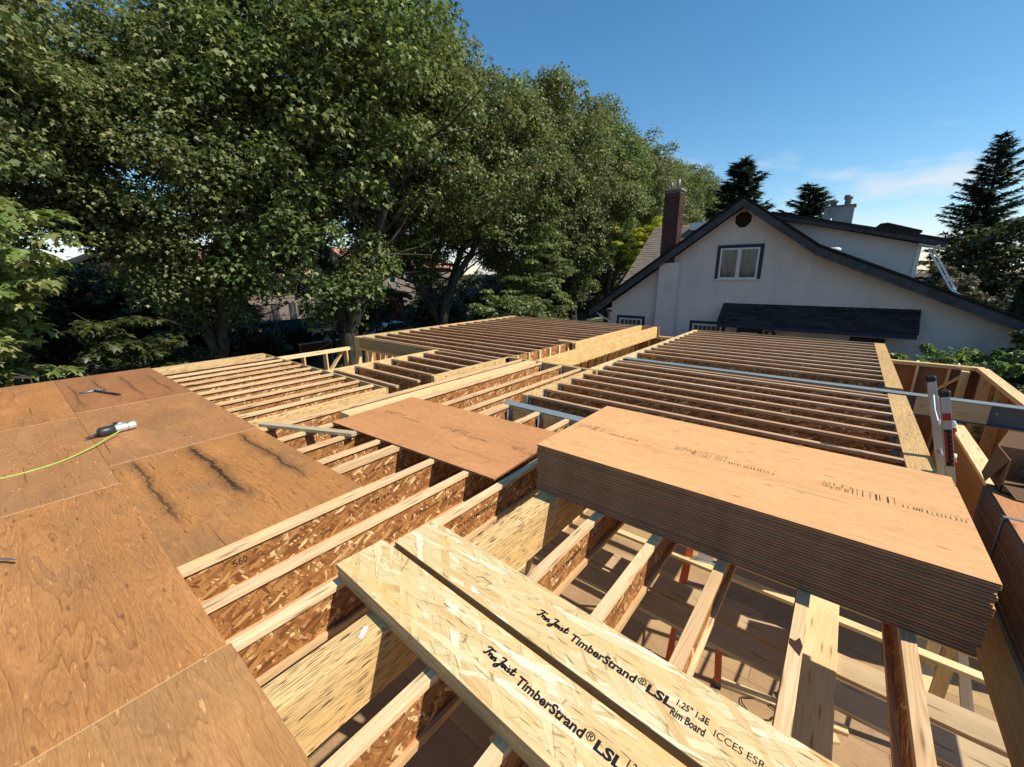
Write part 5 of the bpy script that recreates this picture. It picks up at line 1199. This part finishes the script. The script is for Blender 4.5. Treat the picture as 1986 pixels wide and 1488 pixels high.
for k, (x, y, r, h_, lab) in enumerate(BACKS): bush('added_dark_tree', lab, (x, y, ZG), (r, r * 1.1, h_), 200, 46, .26, 'darkleaf', 80 + k, rad=(.4, .8), cat='tree')
def cedar(loc, H, r, seed, label):
    rng = np.random.default_rng(seed); t = thing('cedar_column', label, 'cedar', loc, 'columnar cedars at the right edge'); n = 3800; z = rng.uniform(0, 1, n); a = rng.uniform(0, 6.28, n)
    rad = r * np.minimum(1, (1 - z) ** .6 * 1.25) * rng.uniform(.7, 1.05, n); P = np.stack([rad * np.cos(a), rad * np.sin(a), z * H], 1); N = np.stack([np.cos(a), np.sin(a), .3 + 0 * a], 1) + rng.normal(size=(n, 3)) * .4; D = np.stack([.4 * np.cos(a), .4 * np.sin(a), 1 + 0 * a], 1) + rng.normal(size=(n, 3)) * .2
    mb = MB(); mb.tube([(0, 0, 0), (0, 0, H * .8)], [.1, .03], 6); link('trunk', mb.mesh('trunk', [M['bark']], fix=False), t); link('crown', leaf_mesh('crown', P, N, D, rng.uniform(.14, .28, n), T2, M['hedge']), t)
for k, (x, y, H) in enumerate(((5.0, 24, 4.9), (5.75, 24, 5.2), (6.5, 24.2, 5.4), (7.3, 24.3, 5.6))): cedar((x, y, ZG), H, .45, 60 + k, 'dark clipped cedar column, number %s from the house in the row by the right edge' % ('one', 'two', 'three', 'four')[k] if False else ('shortest dark cedar column, closest to the red shrub', 'dark cedar column second from the red shrub', 'dark cedar column second from the frame edge', 'tallest dark cedar column, cut by the frame edge')[k])
def conifer_mesh(seed, H, R0, gap=.34, dens=1.0):
    rng = np.random.default_rng(seed); mb = MB(); mb.tube([(0, 0, -.1), (0, 0, H * .6), (0, 0, H)], [H * .018, H * .009, .015], 7)
    Ps, Ns, Ds, Ss = [], [], [], []; z = H * .08
    while z < H - .15:
        f = 1 - z / H; L = R0 * (f ** .8) * rng.uniform(.75, 1.1) + .12; nb = int(5 + 3 * f)
        for q in range(nb):
            a = rng.uniform(0, 6.28); Lb = L * rng.uniform(.65, 1.12); d = np.array([math.cos(a), math.sin(a), 0.0]); n = max(10, int(Lb * 95 * dens)); t_ = rng.uniform(.08, 1, n)
            up = .18 + .35 * (1 - f); zc = z + Lb * (up * t_ - .42 * t_ ** 2 * f + .12 * t_ ** 3)
            sidev = np.array([-d[1], d[0], 0]); w = (rng.uniform(-1, 1, n)) * Lb * .20 * (1.1 - t_)
            P = d[None] * (t_ * Lb)[:, None] + sidev[None] * w[:, None]; P[:, 2] = zc - np.abs(w) * .35 - rng.uniform(0, .09, n)
            Ps.append(P); Ns.append(np.array([0, 0, 1.0]) + rng.normal(size=(n, 3)) * .35); Ds.append(d[None] + sidev[None] * (np.sign(w) * .8)[:, None] + np.array([0, 0, -.35]) + rng.normal(size=(n, 3)) * .25); Ss.append(rng.uniform(.22, .46, n))
            if q % 2 == 0: mb.tube([(0, 0, z), tuple(d * Lb * .5 + np.array([0, 0, z + Lb * (up * .5 - .1 * f)])), tuple(d * Lb * .9 + np.array([0, 0, z + Lb * (up * .9 - .34 * f + .08)]))], [.04 * f + .012, .02, .006], 4, cap=False)
        z += gap * rng.uniform(.7, 1.2)
    tp = (np.array([(-.16, 0, 0), (.16, 0, 0), (0, 1, -.05)], float), np.array([(0, 1, 2)]))
    return mb.mesh('trunk', [M['bark']], fix=False), leaf_mesh('crown', np.concatenate(Ps), np.concatenate(Ns), np.concatenate(Ds), np.concatenate(Ss), tp, M['needle'])
tr_, cr2 = conifer_mesh(71, 13.5, 3.9, .26)
tree('spruce_tree', 'dark spruce rising right behind the gable peak', (-7.0, 34, ZG), tr_, cr2, .3, (1.38, 1.38, .96))
tree('spruce_tree', 'rounder dark spruce behind the stucco chimney with two pots', (-3.35, 38, ZG), tr_, cr2, 1.9, (1.35, 1.35, .845))
tr_, cr2 = conifer_mesh(72, 16, 4.3, .30, .9)
tree('spruce_tree', 'tall open dark spruce at the right edge against the sky', (5.75, 40, ZG), tr_, cr2, .8, (1.0, 1.0, .835))
